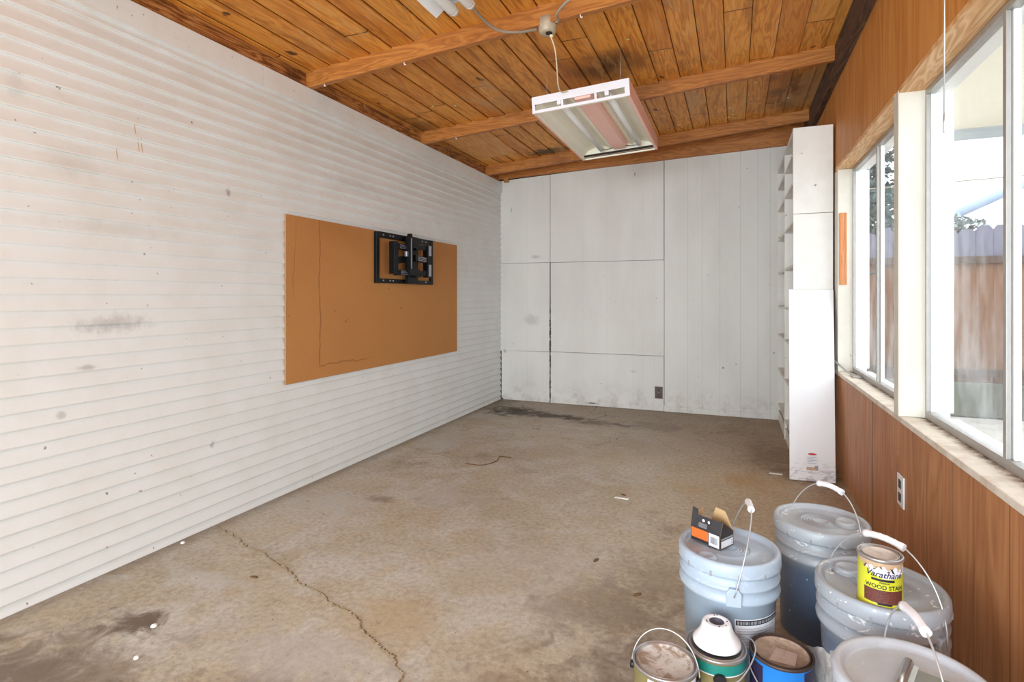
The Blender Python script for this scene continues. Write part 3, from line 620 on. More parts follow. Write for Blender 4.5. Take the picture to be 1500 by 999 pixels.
for i,zz in enumerate((1.31,1.71,1.45)):
    s=MB().lathe([(.0045,0),(.0045,.001),(.003,.002),(0,.0025)],12).build('screw',M['metal'],o); s.rotation_euler=(R(90),0,0); s.location=(.685,4.298,zz)
r=thing('window_lever',(.64,4.25,.72),'bent grey metal lever sticking out over the far end of the window sill','lever')
MB().tube(spline([(-.005,4.31-4.25,.04),(.02,-.02,.015),(.045,-.12,-.012),(.07,-.2,-.020),(.09,-.24,-.022)],6),.006,8).build('handle',M['alu'],r)
MB().box((.05,-.26,-.029),(.10,-.16,-.020)).build('base_plate',M['alu'],r,bevel=.002)
r=thing('pull_cord',(.55,1.9,1.66),'thin white cord hanging in front of the near window','cord')
MB().tube([(0,0,.055),(.001,0,.4),(0,0,1.165)],.0018,6).build('string',M['wire'],r); MB().lathe([(0,0),(.003,.004),(.0035,.03),(.002,.055),(0,.058)],12).build('cord_weight',M['metal'],r)

# ------------------------------------------------------------ hanging fluorescent fixture
FL=Vector((-1.18,3.286,2.350)); FR=Vector((-.568,3.283,2.385)); BL=Vector((-1.172,4.52,2.333))
u=(FR-FL); Wd=u.length; u.normalize(); v=(BL-FL); Ln=v.length; v=(v-u*v.dot(u)).normalized(); wv=u.cross(v)
Fx=thing('fluorescent_fixture',FL,'pink and white two-tube fluorescent light box hanging below the ceiling joists','light fixture')
Fx.rotation_mode='QUATERNION'; Fx.rotation_quaternion=Matrix((u,v,wv)).transposed().to_quaternion()
Hh=.105; t=.004
def fx(nm,boxes,mat,bev=.001):
    m=MB()
    for a,b in boxes: m.box(a,b)
    return m.build(nm,mat,Fx,bevel=bev)
e=fx('end_plate',[((0,0,0),(Wd,t,.018)),((0,0,.055),(Wd,t,Hh)),((0,0,.018),(.02,t,.055)),((Wd-.03,0,.018),(Wd,t,.055)),((.19,0,.018),(.205,t,.055)),((.40,0,.018),(.415,t,.055))],M['white_e']); e['label']='white slotted end plate'
fx('end_plate',[((0,Ln-t,.022),(Wd,Ln,Hh))],M['cream_e'])['label']='yellowed back end plate'
fx('side_plate',[((Wd-t,t,0),(Wd,Ln-t,Hh)),((Wd-.02,t,0),(Wd-t,Ln-t,.003))],M['pink'])['label']='pink right side plate'
fx('side_plate',[((0,t,.0),(t,Ln-t,.012)),((0,t,.03),(t,Ln-t,Hh)),((0,t,0),(.012,Ln-t,.003)),((0,.02,.012),(t,.04,.03)),((0,.60,.012),(t,.64,.03)),((0,Ln-.05,.012),(t,Ln-t,.03))],M['pink'])['label']='pink slotted left side plate'
fx('bottom_rail',[((t,Ln-.02,0),(Wd-t,Ln-t,.010)),((t,t,0),(Wd-t,.022,.003)),((.015,t,.0),(.028,Ln-.02,.004))],M['cream_e'])
fx('slot_shade_strip',[((t+.02,Ln-.05,.012),(Wd-.03,Ln-.047,.030))],M['dark'],0)['label']='dark strip painted as slot shade at the back rail'  # solid dark strip painted as the shade inside the back slot
m=MB(); zr=Hh-.012      # folded reflector
sec=[(t,.03),(.05,zr-.02),(.12,zr),(.20,zr),(.24,zr-.03),(.255,zr-.03),(.30,zr),(.38,zr),(.42,zr-.03),(.435,zr-.01),(.49,zr),(.55,zr-.02),(Wd-t,.03)]
n=len(sec); vs=[(a,t,b) for a,b in sec]+[(a,Ln-t,b) for a,b in sec]
m.add(vs,[(i,n+i,n+i+1,i+1) for i in range(n-1)]); m.build('reflector',M['cream_e'],Fx)
fx('top_cover',[((t,t,Hh-.006),(Wd-t,Ln-t,Hh))],M['cream_e'])
m=MB().prism([(.262,t+.01,zr),(.275,t+.01,.042),(.372,t+.01,.042),(.385,t+.01,zr)],(0,Ln-.06,0)); m.build('ballast_cover',M['pink'],Fx)['label']='pink centre ballast cover'
for xx in (.175,.475):
    tbn=MB().tube([(xx,.03,.05),(xx,.04,.05),(xx,Ln-.10,.05),(xx,Ln-.09,.05)],[.011,.019,.019,.011],20).build('tube',M['tube'],Fx)
    MB().tube([(xx,.012,.05),(xx,.03,.05)],.018,16).build('end_cap',M['metal'],tbn); MB().tube([(xx,Ln-.09,.05),(xx,Ln-.07,.05)],.018,16).build('end_cap',M['metal'],tbn)
    MB().box((xx-.012,.006,.03),(xx+.012,.014,.085)).build('lamp_holder',M['white_e'],Fx); MB().box((xx-.012,Ln-.07,.03),(xx+.012,Ln-.060,.085)).build('lamp_holder',M['white_e'],Fx)
MB().tube(spline([(.30,Ln-.08,.05),(.22,Ln-.07,.045),(.19,Ln-.06,.05)],5),.003,6).build('lead_wire',M['blackp'],Fx); MB().tube(spline([(.37,Ln-.08,.05),(.42,Ln-.065,.045),(.49,Ln-.06,.055)],5),.003,6).build('lead_wire',M['blackp'],Fx)
for xx,yy in ((.07,.09),(Wd-.07,.09),(.07,Ln-.12),(Wd-.07,Ln-.12)):
    p=FL+u*xx+v*yy+wv*Hh; top=zc(p.x)-p.z
    m=MB(); 
    q=Fx.rotation_quaternion.inverted()@Vector((0,0,top)); base=Vector((xx,yy,Hh)); m.tube([base-wv*0,base+q*.5+Vector((.002,0,0)),base+q],.0007,6); m.tube([base+Vector((-.003,0,0)),base+q*.05+Vector((.003,0,0)),base+q*.11,base+q*.12],.0013,6); m.build('hanging_wire',M['wire'],Fx)
# junction box on the nearest joist, cables
J=Vector((-.93,2.83,2.655)); r=thing('junction_box',J,'round metal junction box on the nearest joist with cables running into it','junction box')
m=MB().lathe([(0,-.045),(.035,-.045),(.047,-.035),(.05,0),(.05,.035),(0,.035)],24); m.build('box_body',plain('dusty_box_metal',srgb(186,172,148),.6,.2,.3,25),r)
MB().lathe([(.0,-.05),(.018,-.05),(.018,-.044),(0,-.044)],16,c=(.012,-.01,0)).build('knockout',M['dark'],r); MB().lathe([(0,-.062),(.01,-.06),(.012,-.045),(0,-.045)],12,c=(.018,.012,0)).build('wire_nut',M['cablew'],r)
def cable(nm,pts,rad,mat,label): return tag(MB().tube(spline(pts,10),rad,8).build(nm,mat),label,'cable')
cable('power_cable',[(-1.140,2.24,2.655),(-1.17,2.40,2.60),(-1.14,2.60,2.575),(-1.06,2.70,2.585),(-.98,2.80,2.63)],.0075,M['cable'],'grey cable sagging from the upper lamp to the junction box')
cable('power_cable',[(-.885,2.815,2.66),(-.85,2.775,2.64),(-.83,2.68,2.63),(-.74,2.60,2.645),(-.6,2.57,2.68),(-.38,2.60,2.745),(-.1,2.62,2.78)],.0065,M['cable'],'grey cable running right from the junction box along the nearest joist')
cable('power_cable',[(-.915,2.84,2.60),(-.91,2.90,2.555),(-.93,3.0,2.50),(-.965,3.14,2.45),(-.975,3.24,2.445),(-.93,3.31,2.47),(-.88,3.37,2.464)],.004,M['cablew'],'cream cord dropping from the junction box to the hanging fixture')
# upper lamp (only its end is in the picture)
def proj_pt(px,py,z):
    s_,c2=math.sin(YAW),math.cos(YAW); X=(px-750)/810; t_=(z-1.2)*810/(434-py); return Vector(((X*c2-s_)*t_,(X*s_+c2)*t_,z))
r=thing('strip_lamp',(-1.2,2.26,2.52),'white two-tube strip lamp at the top edge above the nearest joist','light fixture'); O2=Vector((-1.2,2.26,2.52))
y_e=2.27
m=MB().prism([Vector(p)-O2 for p in [(-1.292,y_e,2.50),(-1.235,y_e,2.545),(-1.06,y_e,2.575),(-1.06,y_e,2.60),(-1.24,y_e,2.60),(-1.296,y_e,2.51)]],(0,-1.2,0)); m.build('reflector',M['white'],r)
for xx,zz in ((-1.20,2.515),(-1.115,2.53)):
    MB().tube([Vector((xx,y_e-.012,zz))-O2,Vector((xx,y_e-.03,zz))-O2,Vector((xx,y_e-1.18,zz))-O2],[.022,.028,.028],20).build('tube',M['tube'],r); MB().tube([Vector((xx,y_e+.004,zz))-O2,Vector((xx,y_e-.02,zz))-O2],.024,8).build('end_cap',M['white'],r)
MB().box(Vector((-1.2,1.9,2.60))-O2,Vector((-1.1,2.0,zc(-1.2)+.002))-O2).build('mounting_block',M['white'],r)
# hooks on joists
for i,(x,y,l) in enumerate([(-2.401,2.80,'small white hook at the left end of the nearest joist'),(-1.811,2.80,'small white hook midway along the nearest joist'),(-.74,2.80,'small white hook on the nearest joist right of the junction box'),(-2.2,4.2,'small white hook at the left end of the middle joist')]):
    zz=2.531+SL*(x-XL); o=MB().tube(spline([(0,0,.004),(0,0,-.012),(.008,0,-.022),(.016,0,-.016)],5),.004,8).build('cup_hook',M['white']); o.location=(x,y,zz-.001); o.scale=(.65,.65,.65); tag(o,l,'hook','white hooks on the ceiling joists')
proto=None
for i,(px,py) in enumerate([(1014,95),(1107,120),(1154,128),(1154,143),(1019,149),(1069,158),(1075,162),(1074,167),(1067,172),(1064,178),(1057,176),(994,183),(920,57),(642,147),(634,155),(667,154),(567,130)]):
    z=2.75
    for _ in range(6): p=proj_pt(px,py,z); z=zc(p.x)-.001
    if proto is None: proto=MB().lathe([(0,-.004),(.010,-.004),(.013,-.001),(.013,.001),(0,.001)],10).build('foam_dot',M['dot']); o=proto
    else: o=proto.copy(); COL.objects.link(o)
    lb={0:'pale dot on the ceiling just above the right end of the light fixture',1:'pale dot on the ceiling close behind the middle joist',2:'nearer of two pale dots beside the dark ledger board',3:'farther of two pale dots beside the dark ledger board',4:'pale dot on the ceiling beside the right side of the light fixture',11:'pale dot low beside the back corner of the light fixture',12:'lone pale dot between the nearest and middle joists, right of the junction box',16:'lone pale dot just behind the left part of the nearest joist'}
    if i in lb: l=lb[i]
    elif 12<i<16: l='pale dot in the loose trio left of the light fixture'
    else: l='pale dot in the tight cluster between the last two joists'
    o.location=p; tag(o,l,'dot','pale dots on the ceiling')

# ------------------------------------------------------------ buckets
def text_mesh(s,size,mapf,name,mat,parent,shear=0,depth=0):
    cu=bpy.data.curves.new('t','FONT'); cu.body=s; cu.size=size; cu.shear=shear; cu.align_x='CENTER'; cu.align_y='CENTER'; cu.resolution_u=4; cu.offset=size*.018
    to=bpy.data.objects.new('t',cu); COL.objects.link(to); bpy.context.view_layer.update()
    me=bpy.data.meshes.new_from_object(to); bpy.data.objects.remove(to)
    for vv in me.vertices: vv.co=mapf(vv.co.x,vv.co.y)
    me.name=name; me.materials.clear(); me.materials.append(mat); o=bpy.data.objects.new(name,me); COL.objects.link(o); o.parent=parent; return o
def bail(par,ea,tilt,hg,r,ez,wire_r=.0022,grip=True,da=.33,nm='handle',gr=.0095,t0=0,t1=PI):
    e=Vector((math.cos(ea),math.sin(ea),0)); uu=Vector((-e.y*math.sin(tilt),e.x*math.sin(tilt),math.cos(tilt)))
    f=lambda t:Vector((0,0,ez))+e*r*math.cos(t)+uu*hg*math.sin(t)
    pts=[e*(r-.016)+Vector((0,0,ez))]+[f(t0+(t1-t0)*k/40) for k in range(41)]+[-e*(r-.016)+Vector((0,0,ez))]
    h=MB().tube(pts,wire_r,8).build(nm,M['wire'],par)
    if grip:
        a,b=f(PI/2-da),f(PI/2+da); mid=f(PI/2)
        P=[a+(b-a)*(k/12)+ (mid-(a+b)/2)*math.sin(PI*k/12)*.6 for k in range(13)]
        rr=[gr*(1.12 if k in (0,1,11,12) else (1.0 if k%2 else .93)) for k in range(13)]
        MB().tube(P,rr,14).build('grip',M['grip'],h)['label']='white plastic grip'
    return h
def bucket(c,H,Rl,mat,label,ea,tilt,hg,cap=None,rings=True,da=.33,ezd=-.09):
    r=thing('plastic_bucket',(c[0],c[1],0),label,'bucket','five-gallon pails by the window wall')
    rb=Rl-.024; rt=Rl-.010
    g=lambda z: rb+(rt-rb)*z/H
    pr=[(rb-.006,0),(rb,.004),(g(H-.125),H-.125),(g(H)+.006,H-.122),(g(H)+.008,H-.112),(g(H)+.003,H-.104),(g(H),H-.085),(g(H)+.006,H-.082),(g(H)+.007,H-.074),(g(H)+.001,H-.070),(g(H)-.001,H-.05),(g(H)-.001,H-.03)]
    MB().lathe(pr,72).build('body',mat,r)
    lp=[(Rl-.008,H-.045),(Rl-.001,H-.043),(Rl,H-.036),(Rl-.001,H-.008),(Rl-.005,H-.001),(Rl-.010,H),(Rl-.016,H-.001),(Rl-.021,H-.006),(Rl-.024,H-.014),(Rl-.030,H-.016),(Rl*.62,H-.014)]
    if rings:
        for q in (.42,.36,.30,.24,.18): lp+=[(Rl*(q+.012),H-.014),(Rl*q,H-.0105),(Rl*(q-.012),H-.014)]
    lp+=[(0,H-.014)]
    m=MB().lathe(lp,96)
    for k in range(12):      # pull tabs cut into the lid skirt
        a=k*PI/6+.2; m.box((Rl-.0015,-.003,H-.044),(Rl+.0006,.003,H-.028),1,Matrix.Rotation(a,4,'Z'))
    lid=m.build('lid',[mat,M['grey_ink']],r)
    if cap:
        a,d,rr,hh=cap; cc=(d*math.cos(a),d*math.sin(a),H-.014)
        MB().lathe([(rr+.006,0),(rr+.006,.002),(rr+.002,.003),(rr,hh*.7),(rr-.002,hh),(rr-.008,hh),(rr-.010,hh-.002),(0,hh-.002)],36,c=cc).build('spout_cap',mat,lid)
    for s_ in (0,PI):
        a=ea+s_; Mx=Matrix.Rotation(a,4,'Z')
        m=MB(); rr=g(H)-.003; zz=H+ezd
        m.prism([Mx@Vector(p) for p in [(rr,-.022,zz-.032),(rr,.022,zz-.032),(rr,.022,zz+.008),(rr,.012,zz+.022),(rr,-.012,zz+.022),(rr,-.022,zz+.008)]],(Mx@Vector((.016,0,0)))); m.build('handle_boss',mat,r,bevel=.003)
    bail(r,ea,tilt,hg,Rl+.006,H+ezd,da=da)
    return r,g
b1,g1=bucket((-.016,1.926),.397,.155,M['bk1'],'pale blue bucket with the small black box on its lid',R(-84),R(16),.235,cap=(R(-126),.108,.026,.007),da=.22)
b2,g2=bucket((.291,2.262),.402,.155,M['bk2'],'paint-splashed blue-grey bucket standing farthest back',R(129),R(-12),.21,cap=(0,.078,.033,.016))
b3,g3=bucket((.378,1.815),.403,.160,M['bk3'],'dusty grey bucket carrying the small wood stain can',R(137),R(-5),.215,cap=(R(135),.095,.034,.014))
b4,g4=bucket((.363,1.437),.373,.155,M['bk4'],'light grey bucket nearest the camera with a scraper on its lid',R(99),R(0),.23,rings=False)
# label on bucket 1
a0=math.atan2(1.862-1.926,.004+.016); 
def lab(par,g,c,pl,pr,z0,z1,H):   # arc between two pixel columns
    def ang(px):
        best=None
        for k in range(0,720):
            a=-PI+k*PI/360; r_=g(.2)
            X=c[0]+r_*math.cos(a); Y=c[1]+r_*math.sin(a)
            if (X*math.cos(a)+Y*math.sin(a))>0: continue
            Xc=X*math.cos(YAW)+Y*math.sin(YAW); Zc=-X*math.sin(YAW)+Y*math.cos(YAW); p=750+810*Xc/Zc
            if best is None or abs(p-px)<best[0]: best=(abs(p-px),a)
        return best[1]
    return ang(pl),ang(pr)
pa,pb=lab(b1,g1,(-.016,1.926),1076,1135,0,0,0)
m=MB(); rf=lambda z:g1(z)+.0008
m.arc(rf,pa,pb,.145,.232,0,20,4); m.arc(lambda z:rf(z)+.0005,pa+.02,pb-.02,.214,.229,1,20,1)
rg=random.Random(9); t_=pa+.05
while t_<pb-.08:
    w_=rg.uniform(.02,.07); m.arc(lambda z:rf(z)+.0009,t_,t_+w_,.217,.226,2,3,1); t_+=w_+.02
for k in range(7): m.arc(lambda z:rf(z)+.0005,pa+.05,pb-rg.uniform(.05,.3),.203-k*.008,.2045-k*.008,2,12,1)
m.build('label_sticker',[M['paper'],M['ink'],M['grey_ink']],b1)['label']='white printed label with a black heading band'
pa,pb=lab(b3,g3,(.378,1.815),1203,1236,0,0,0)
m=MB(); m.arc(lambda z:g3(z)+.0008,pa-.2,pb,lambda t:.12,lambda t:.262-.03*t,0,16,4); m.arc(lambda z:g3(z)+.0009,pb,pb+.12,.14,.2,1,6,2)
m.build('label_sticker',[M['paper'],M['purple']],b3)['label']='torn white paper label'
# scraper on bucket 4
r=thing('drywall_knife',(.345,1.44,.3625),'wide metal drywall knife lying on the nearest bucket lid','scraper')
dx=Vector((.36,.06,0)); Mx=Matrix.Rotation(R(-22),4,'Z')
m=MB().box((.016,-.12,.006),(.13,.045,.0085),0,Mx); m.build('blade',plain('worn_blade_steel',srgb(138,138,128),.45,.5,.2,16),r)
m=MB().tube([Mx@Vector((0,-.12,.012)),Mx@Vector((0,.055,.012))],.0105,16); m.box((.004,-.12,.002),(.02,.05,.012),0,Mx); m.build('spine',M['metal'],r)['label']='shiny rolled metal spine'

# ------------------------------------------------------------ small box on bucket 1
p1,p2,p3=Vector((-.134,1.944,0)),Vector((-.04,1.886,0)),Vector((.012,1.948,0))
U=(p1-p2); LU=U.length; U.normalize(); V=Vector((U.y,-U.x,0)); 
if V.dot(p3-p2)<0: V=-V
WV=.074; zb=.388
bxr=thing('cardboard_box',(p2.x,p2.y,zb),'small open black and orange carton sitting on the pale blue bucket','box')
Pt=lambda a,b,z:U*a+V*b+Vector((0,0,z))
hh=.045
def newell(q):
    n=Vector((0,0,0))
    for i in range(len(q)): n+=q[i].cross(q[(i+1)%len(q)])
    return n.normalized()
def slab(nm,pts,mats,par=bxr,th=.0012,inner=True):
    q=[Vector(p) for p in pts]; n_=newell(q); k=len(q)
    m=MB(); m.add(q,[tuple(range(k))],0); m.add([p-n_*th for p in q],[tuple(range(k))[::-1]],1 if inner else 0)
    for i in range(k): j=(i+1)%k; m.add([q[i],q[j],q[j]-n_*th,q[i]-n_*th],[(0,3,2,1)],1 if inner else 0)
    return m.build(nm,mats,par)
CK=[M['card'],M['kraft']]
def orient(pts,ctr):   # first face looks away from the box centre
    q=[Vector(p) for p in pts]; n_=newell(q); return q if n_.dot(q[0]-ctr)>0 else q[::-1]
ctr=Pt(LU/2,WV/2,hh/2)
for pts in ([Pt(0,0,0),Pt(LU,0,0),Pt(LU,0,hh),Pt(0,0,hh)],[Pt(0,WV,0),Pt(LU,WV,0),Pt(LU,WV,hh),Pt(0,WV,hh)],[Pt(0,0,0),Pt(0,WV,0),Pt(0,WV,hh),Pt(0,0,hh)],[Pt(LU,0,0),Pt(LU,WV,0),Pt(LU,WV,hh),Pt(LU,0,hh)],[Pt(0,0,.001),Pt(LU,0,.001),Pt(LU,WV,.001),Pt(0,WV,.001)]):
    slab('carton_side',orient(pts,ctr),CK)
f=slab('flap',orient([Pt(0,0,hh),Pt(LU,0,hh),Pt(LU*1.0,.012,hh+.062),Pt(LU*.80,.012,hh+.058),Pt(LU*.79,.010,hh+.040),Pt(.0,.014,hh+.040)],ctr),CK); f['label']='black front flap'
f=slab('flap',orient([Pt(0,0,hh),Pt(0,WV,hh),Pt(.012,WV*.30,hh+.040)],ctr),CK); f['label']='black triangular end flap'
f=slab('flap',orient([Pt(0,WV,hh),Pt(LU*.78,WV,hh),Pt(LU*.55,WV-.005,hh+.060),Pt(LU*.22,WV-.008,hh+.058)],Pt(LU/2,WV/2,.03)),CK); f['label']='brown inside of the raised back flap'
f=slab('flap',orient([Pt(LU*.98,WV*.15,hh),Pt(LU,WV*.75,hh),Pt(LU*.9,WV*.75,hh+.052),Pt(LU*.88,WV*.15,hh+.045)],ctr),CK)
def facep(a0,a1,z0,z1,off=.0006): return [Pt(a0,-off,z0),Pt(a1,-off,z0),Pt(a1,-off,z1),Pt(a0,-off,z1)]
def endp(b0,b1,z0,z1,off=.0006): return [Pt(-off,b0,z0),Pt(-off,b1,z0),Pt(-off,b1,z1),Pt(-off,b0,z1)]
m=MB(); m.add(facep(LU*.40,LU*.97,.012,hh-.002),[(0,1,2,3)],0); m.add(facep(.004,LU*.38,.003,hh-.002),[(0,1,2,3)],1)
x=.010
rg=random.Random(2)
while x<LU*.30:
    w_=rg.choice((.0008,.0014,.002)); m.add(facep(x,x+w_,.012,.034,.0010),[(0,1,2,3)],2); x+=w_+.0013
m.add(endp(.004,WV-.004,.004,.026),[(0,1,2,3)],1); m.add(endp(.004,WV-.004,.029,.034),[(0,1,2,3)],3)
for k in range(2): m.add(endp(WV-.014,WV-.009,.009+k*.009,.013+k*.009,.001),[(0,1,2,3)],3)
def flp(a0,a1,z0,z1): 
    g_=lambda a,z: Pt(a,.012*(z-hh)/.06-.0012,z); return [g_(a0,z0),g_(a1,z0),g_(a1,z1),g_(a0,z1)]
for k in range(5): m.add(flp(LU*.45,LU*(.72+.03*(k%2)),hh+.006+k*.003,hh+.0075+k*.003),[(0,1,2,3)],3)
m.add([Pt(LU*.58+.005*math.cos(t*PI/6),.004-.0004,hh+.029+.005*math.sin(t*PI/6)) for t in range(12)],[tuple(range(12))],1)
m.add([Pt(LU*.40+.004*math.cos(t*PI/6),.004-.0004,hh+.029+.005*math.sin(t*PI/6)) for t in range(12)],[tuple(range(12))],1)
m.build('print',[M['orange'],M['paper'],M['ink'],M['grey_ink']],bxr)['label']='orange panel, white barcode label and small grey print'

# ------------------------------------------------------------ cans
def can(name,c,z0,Rc,Hc,label,lidm,rimm,bodym,group=None):
    r=thing(name,(c[0],c[1],z0),label,'paint can',group)
    MB().lathe([(Rc-.003,0),(Rc-.0005,.001),(Rc-.0005,.004),(Rc-.003,.006),(Rc-.003,Hc-.009),(Rc-.001,Hc-.007)],64,cap=False).build('can_body',bodym,r)
    MB().lathe([(Rc-.003,Hc-.010),(Rc,Hc-.008),(Rc,Hc-.002),(Rc-.002,Hc),(Rc-.005,Hc-.001),(Rc-.006,Hc-.007),(Rc-.009,Hc-.008),(Rc-.010,Hc-.002),(Rc-.012,Hc-.001),(Rc-.0125,Hc-.006)],64,cap=False).build('rim',rimm,r)
    MB().lathe([(Rc-.0095,Hc-.009),(Rc-.012,Hc-.004),(Rc-.0145,Hc-.003),(Rc-.0165,Hc-.005),(Rc-.018,Hc-.008),(Rc*.3,Hc-.008),(0,Hc-.008)],64,cap=False).build('lid',lidm,r)
    return r
G='one-gallon paint cans on the floor'
c1=can('paint_can',(-.176,1.568),0,.087,.202,'paint can with dusty white lid, leftmost of the cans',M['lid1'],M['rim'],M['olive'],G)
fa=lambda c:math.atan2(-c[1],-c[0])
A=fa((-.176,1.568)); m=MB(); m.arc(.0845,A-.55,A+1.2,.01,.188,0,24,1); m.arc(.0849,A-.1,A+.9,.165,.178,1,20,1); m.build('label_wrap',[M['paper'],M['purple']],c1)['label']='white label with dark print'
bail(c1,R(177),R(-10),.108,.091,.168,.0018,False)
for s_ in (0,PI): MB().tube([Vector((.082*math.cos(R(177)+s_),.082*math.sin(R(177)+s_),.166)),Vector((.094*math.cos(R(177)+s_),.094*math.sin(R(177)+s_),.166))],.011,14).build('bail_ear',M['blackp'],c1)
c2=can('paint_can',(-.048,1.697),0,.084,.2,'teal-banded paint can under the white lamp canopy',M['rim'],M['rim'],M['olive'],G)
A=fa((-.048,1.703)); m=MB(); m.arc(.0815,A-1.6,A+1.6,.160,.187,0,40,1); m.arc(.0817,A-1.6,A+1.6,.157,.160,1,40,1); m.build('label_wrap',[M['teal'],M['paper']],c2)['label']='teal band around the top'
ea=A+.12
m=MB().tube([Vector((.079*math.cos(ea),.079*math.sin(ea),.150)),Vector((.095*math.cos(ea),.095*math.sin(ea),.150))],.017,20); m.build('bail_ear',M['blackp'],c2)
e=Vector((math.cos(ea),math.sin(ea),0)); side=Vector((-e.y,e.x,0))
P=[e*.098+Vector((0,0,.150)),e*.09+side*.045+Vector((0,0,.158)),e*.055+side*.085+Vector((0,0,.190)),e*.01+side*.104+Vector((0,0,.212)),-e*.045+side*.088+Vector((0,0,.205)),-e*.085+side*.03+Vector((0,0,.165)),-e*.088+Vector((0,0,.15))]
MB().tube(spline(P,8),.002,8).build('handle',M['wire'],c2)
c3=can('paint_can',(.124,1.726),0,.084,.204,'bright blue paint can with brown dusty lid beside the nearest bucket',M['lid3'],M['rimb'],M['blue'],G)
A=fa((.124,1.726)); m=MB(); m.arc(.0814,A+.75,A+2.2,.02,.19,0,20,1); m.arc(.0814,A-1.5,A-.6,.02,.186,0,16,1); m.arc(.0816,A-.35,A-.1,.03,.15,1,8,1); m.build('label_wrap',[M['purple'],M['paper']],c3)['label']='dark panels on the blue label'
m=MB(); zz=.204-.0072
m.add([Vector(p) for p in [(-.035,-.045,zz),(.03,-.05,zz),(.042,.012,zz),(-.012,.022,zz)]],[(0,1,2,3)]); m.add([Vector(p) for p in [(-.035,-.045,zz-.001),(.03,-.05,zz-.001),(.042,.012,zz-.001),(-.012,.022,zz-.001)]],[(3,2,1,0)]); m.build('lid_sticker',m_dusty('faded_sticker',(186,162,148),(160,134,118),.6),c3)['label']='faded square sticker'
MB().tube(spline([Vector((-.084,.0,.17)),Vector((-.080,-.035,.155)),Vector((-.05,-.072,.128)),Vector((0,-.092,.11)),Vector((.06,-.075,.115))],8),.002,8).build('handle',M['wire'],c3)
# lamp canopy on can 2
d=thing('lamp_canopy',(-.046,1.704,.2),'glossy white round lamp canopy lying on the teal-banded can','lamp canopy')
dp=[(.062,0),(.066,.002),(.066,.006),(.063,.012),(.056,.020),(.047,.034),(.042,.048),(.040,.056),(.0375,.0605),(.034,.062),(.0215,.062),(.0205,.0605)]
MB().lathe(dp,64,cap=False).build('canopy_body',plain('glossy_white_enamel',srgb(244,243,246),.12,0,.01,8),d)
MB().lathe([(.0204,.0604),(.0198,.040),(0,.040)],40,cap=False).build('inner_cup',plain('grey_inside',srgb(96,96,108),.5,0,.1,12),d)
for k in range(4):
    a=R(-75+90*k); MB().lathe([(0,.0605),(.0026,.0605),(.0026,.0622),(0,.0622)],12,c=(.0285*math.cos(a),.0285*math.sin(a),0)).build('screw_hole',M['dark'],d)
for k in range(3):
    a=R(-30+120*k); MB().lathe([(0,.0615),(.0018,.0615),(.0018,.0626),(0,.0626)],10,c=(.030*math.cos(a),.030*math.sin(a),0)).build('screw_hole',M['dark'],d)
# quart can of stain
qc=(.360,1.727); q=can('stain_can',qc,.389,.0535,.132,'small lime-yellow wood stain can standing on the dusty grey bucket lid',M['lidq'],M['rim'],M['yellow'])
A=fa(qc)+R(14); r0=.0509
m=MB()
up=lambda t:.122
def lo(t):   # white swoosh lower edge
    return .083+.034*((.5-t)/.5)**1.5 if t<.5 else .083+.016*((t-.5)/.5)**2
m.arc(r0,A-1.25,A+1.2,lo,.1175,0,48,1); m.arc(r0+.0001,A-1.45,A+1.45,lambda t:.110+.0035*math.sin(31*t)+.002*math.sin(67*t+1),.122,1,70,1)
cy=lambda a,z,d=.0003: Vector(((r0+d)*math.cos(a),(r0+d)*math.sin(a),z))
for k,(da_,z_,wa,hz,sl,mi) in enumerate([(-.98,.106,.12,.010,.10,3),(-.72,.104,.09,.013,-.08,1),(-.5,.107,.11,.009,.12,2),(-.18,.110,.08,.007,-.06,3),(.12,.105,.13,.011,.14,3),(.36,.103,.10,.012,-.10,2),(.6,.107,.11,.009,.09,1),(.85,.104,.09,.011,.12,3)]):
    a=A+da_; m.add([cy(a-wa/2,z_-hz*.3),cy(a+wa/2-sl*.3,z_-hz*.5),cy(a+wa/2+sl,z_+hz*.6),cy(a-wa/3+sl,z_+hz*.5)],[(0,1,2,3)],mi)
m.arc(r0+.0003,A-.62,A+.42,.0755,.0815,2,16,1); m.arc(r0+.0002,A-.98,A+.95,.018,.053,4,30,1)
m.arc(r0+.0004,A-.35,A+.30,.0145,.0195,2,10,1)
m.build('label_wrap',[M['paper'],M['tan'],M['ink'],plain('brown_shaving_print',srgb(96,60,40),.5),M['swatch']],q)['label']='lime-yellow label with white swoosh and brown wood swatch'
def wrap(rr,zc_,a_c,rise=0): return lambda x,y: Vector((rr*math.cos(a_c+x/rr),rr*math.sin(a_c+x/rr),zc_+y+rise*x))
text_mesh('Varathane',.0215,wrap(r0+.0006,.0925,A-.05),'lettering',plain('purple_ink',srgb(46,34,84),.5),q,.35)['label']='purple slanted script lettering'
text_mesh('WOOD STAIN',.0145,wrap(r0+.0006,.0605,A-.0),'lettering',M['ink'],q)['label']='dark capital lettering'
text_mesh('PREMIUM',.0055,wrap(r0+.0006,.0715,A-.05),'lettering',M['ink'],q)
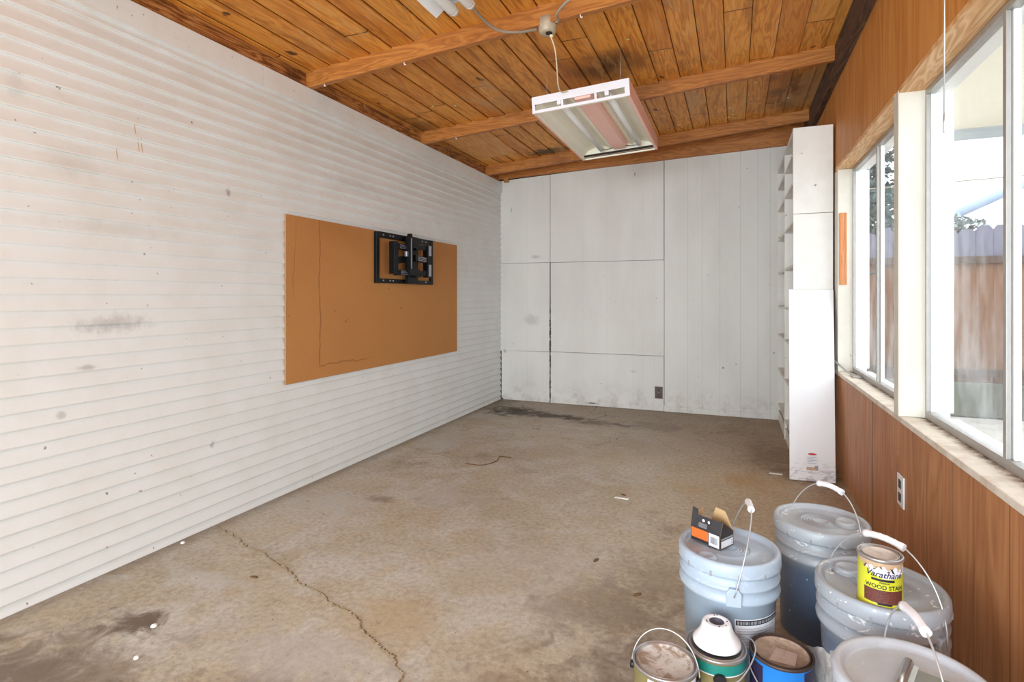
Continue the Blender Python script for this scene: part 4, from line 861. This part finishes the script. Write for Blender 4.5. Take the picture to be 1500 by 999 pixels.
# plastic sheet
r_=random.Random(4); m=MB(); nx,ny=12,10; vs=[]
TLc,TRc,BRc,BLc=Vector((.193,1.93,.115)),Vector((.257,1.733,.232)),Vector((.234,1.585,.17)),Vector((.226,1.74,.002))
for j in range(ny+1):
    for i in range(nx+1):
        s_,t_=i/nx,j/ny; p=TLc.lerp(TRc,s_).lerp(BLc.lerp(BRc,s_),t_); p+=Vector((r_.uniform(-.003,.003)+.004*math.sin(9*s_+3*t_),0,r_.uniform(-.002,.003))); vs.append((p.x,p.y,max(.002,p.z)))
m.add(vs,[(j*(nx+1)+i,j*(nx+1)+i+1,(j+1)*(nx+1)+i+1,(j+1)*(nx+1)+i) for j in range(ny) for i in range(nx)])
o=m.build('plastic_sheet',M['sheet']); sd=o.modifiers.new('s','SOLIDIFY'); sd.thickness=.002; tag(o,'crumpled grey plastic sheet wedged between the blue can and nearest bucket','plastic sheet')

# ------------------------------------------------------------ bits on the floor
for i,(x,y,s_,l) in enumerate([(-2.483,1.897,.011,'round white crumb on the floor close to the siding wall'),(-1.954,1.38,.012,'white crumb on the floor beside the dark stain'),(-1.835,1.236,.009,'small white crumb on the floor nearest the bottom edge')]):
    m=MB().lathe([(0,0),(s_,.001),(s_*.9,.006),(s_*.4,.009),(0,.009)],9); o=m.build('foam_crumb',M['crumb']); o.location=(x,y,.0005); o.rotation_euler.z=i; tag(o,l,'crumb','white crumbs on the floor')
for i,(x,y,l) in enumerate([(-.621,3.289,'white paper scrap on the floor in the middle distance'),(.41,4.13,'white paper scrap on the floor left of the leaning board')]):
    m=MB().hexa([(-.04,-.008,0),(.04,-.012,0),(.045,.008,0),(-.035,.012,0),(-.04,-.008,.002),(.04,-.012,.005),(.045,.008,.004),(-.035,.012,.002)]); o=m.build('paper_scrap',M['crumb']); o.location=(x if i==0 else .26,y,.0005); tag(o,l,'scrap','paper scraps on the floor')
for i,(x,y,l) in enumerate([(-1.9,1.78,'dry brown leaf fragment just below the crack'),(-.581,2.473,'dry brown leaf fragment in the middle of the floor'),(-.62,3.35,'dry brown leaf fragment beside the white paper scrap'),(-.36,2.25,'dry brown leaf fragment left of the pale blue bucket')]):
    m=MB().lathe([(0,.004),(.008,.0045),(.016,.002),(.015,.0),(0,0)],7); o=m.build('leaf_fragment',M['leaf_d']); o.location=(x,y,.0005); o.scale=(1.3,.6,1); o.rotation_euler.z=i*1.3; tag(o,l,'leaf fragment','dry leaf fragments on the floor')
tag(MB().tube(spline([(-1.78,3.55,.003),(-1.66,3.56,.003),(-1.60,3.68,.003),(-1.62,3.80,.004),(-1.53,3.80,.003)],6),.003,6).build('dry_twig',M['leaf_d']),'thin bent dry twig lying on the floor','twig')
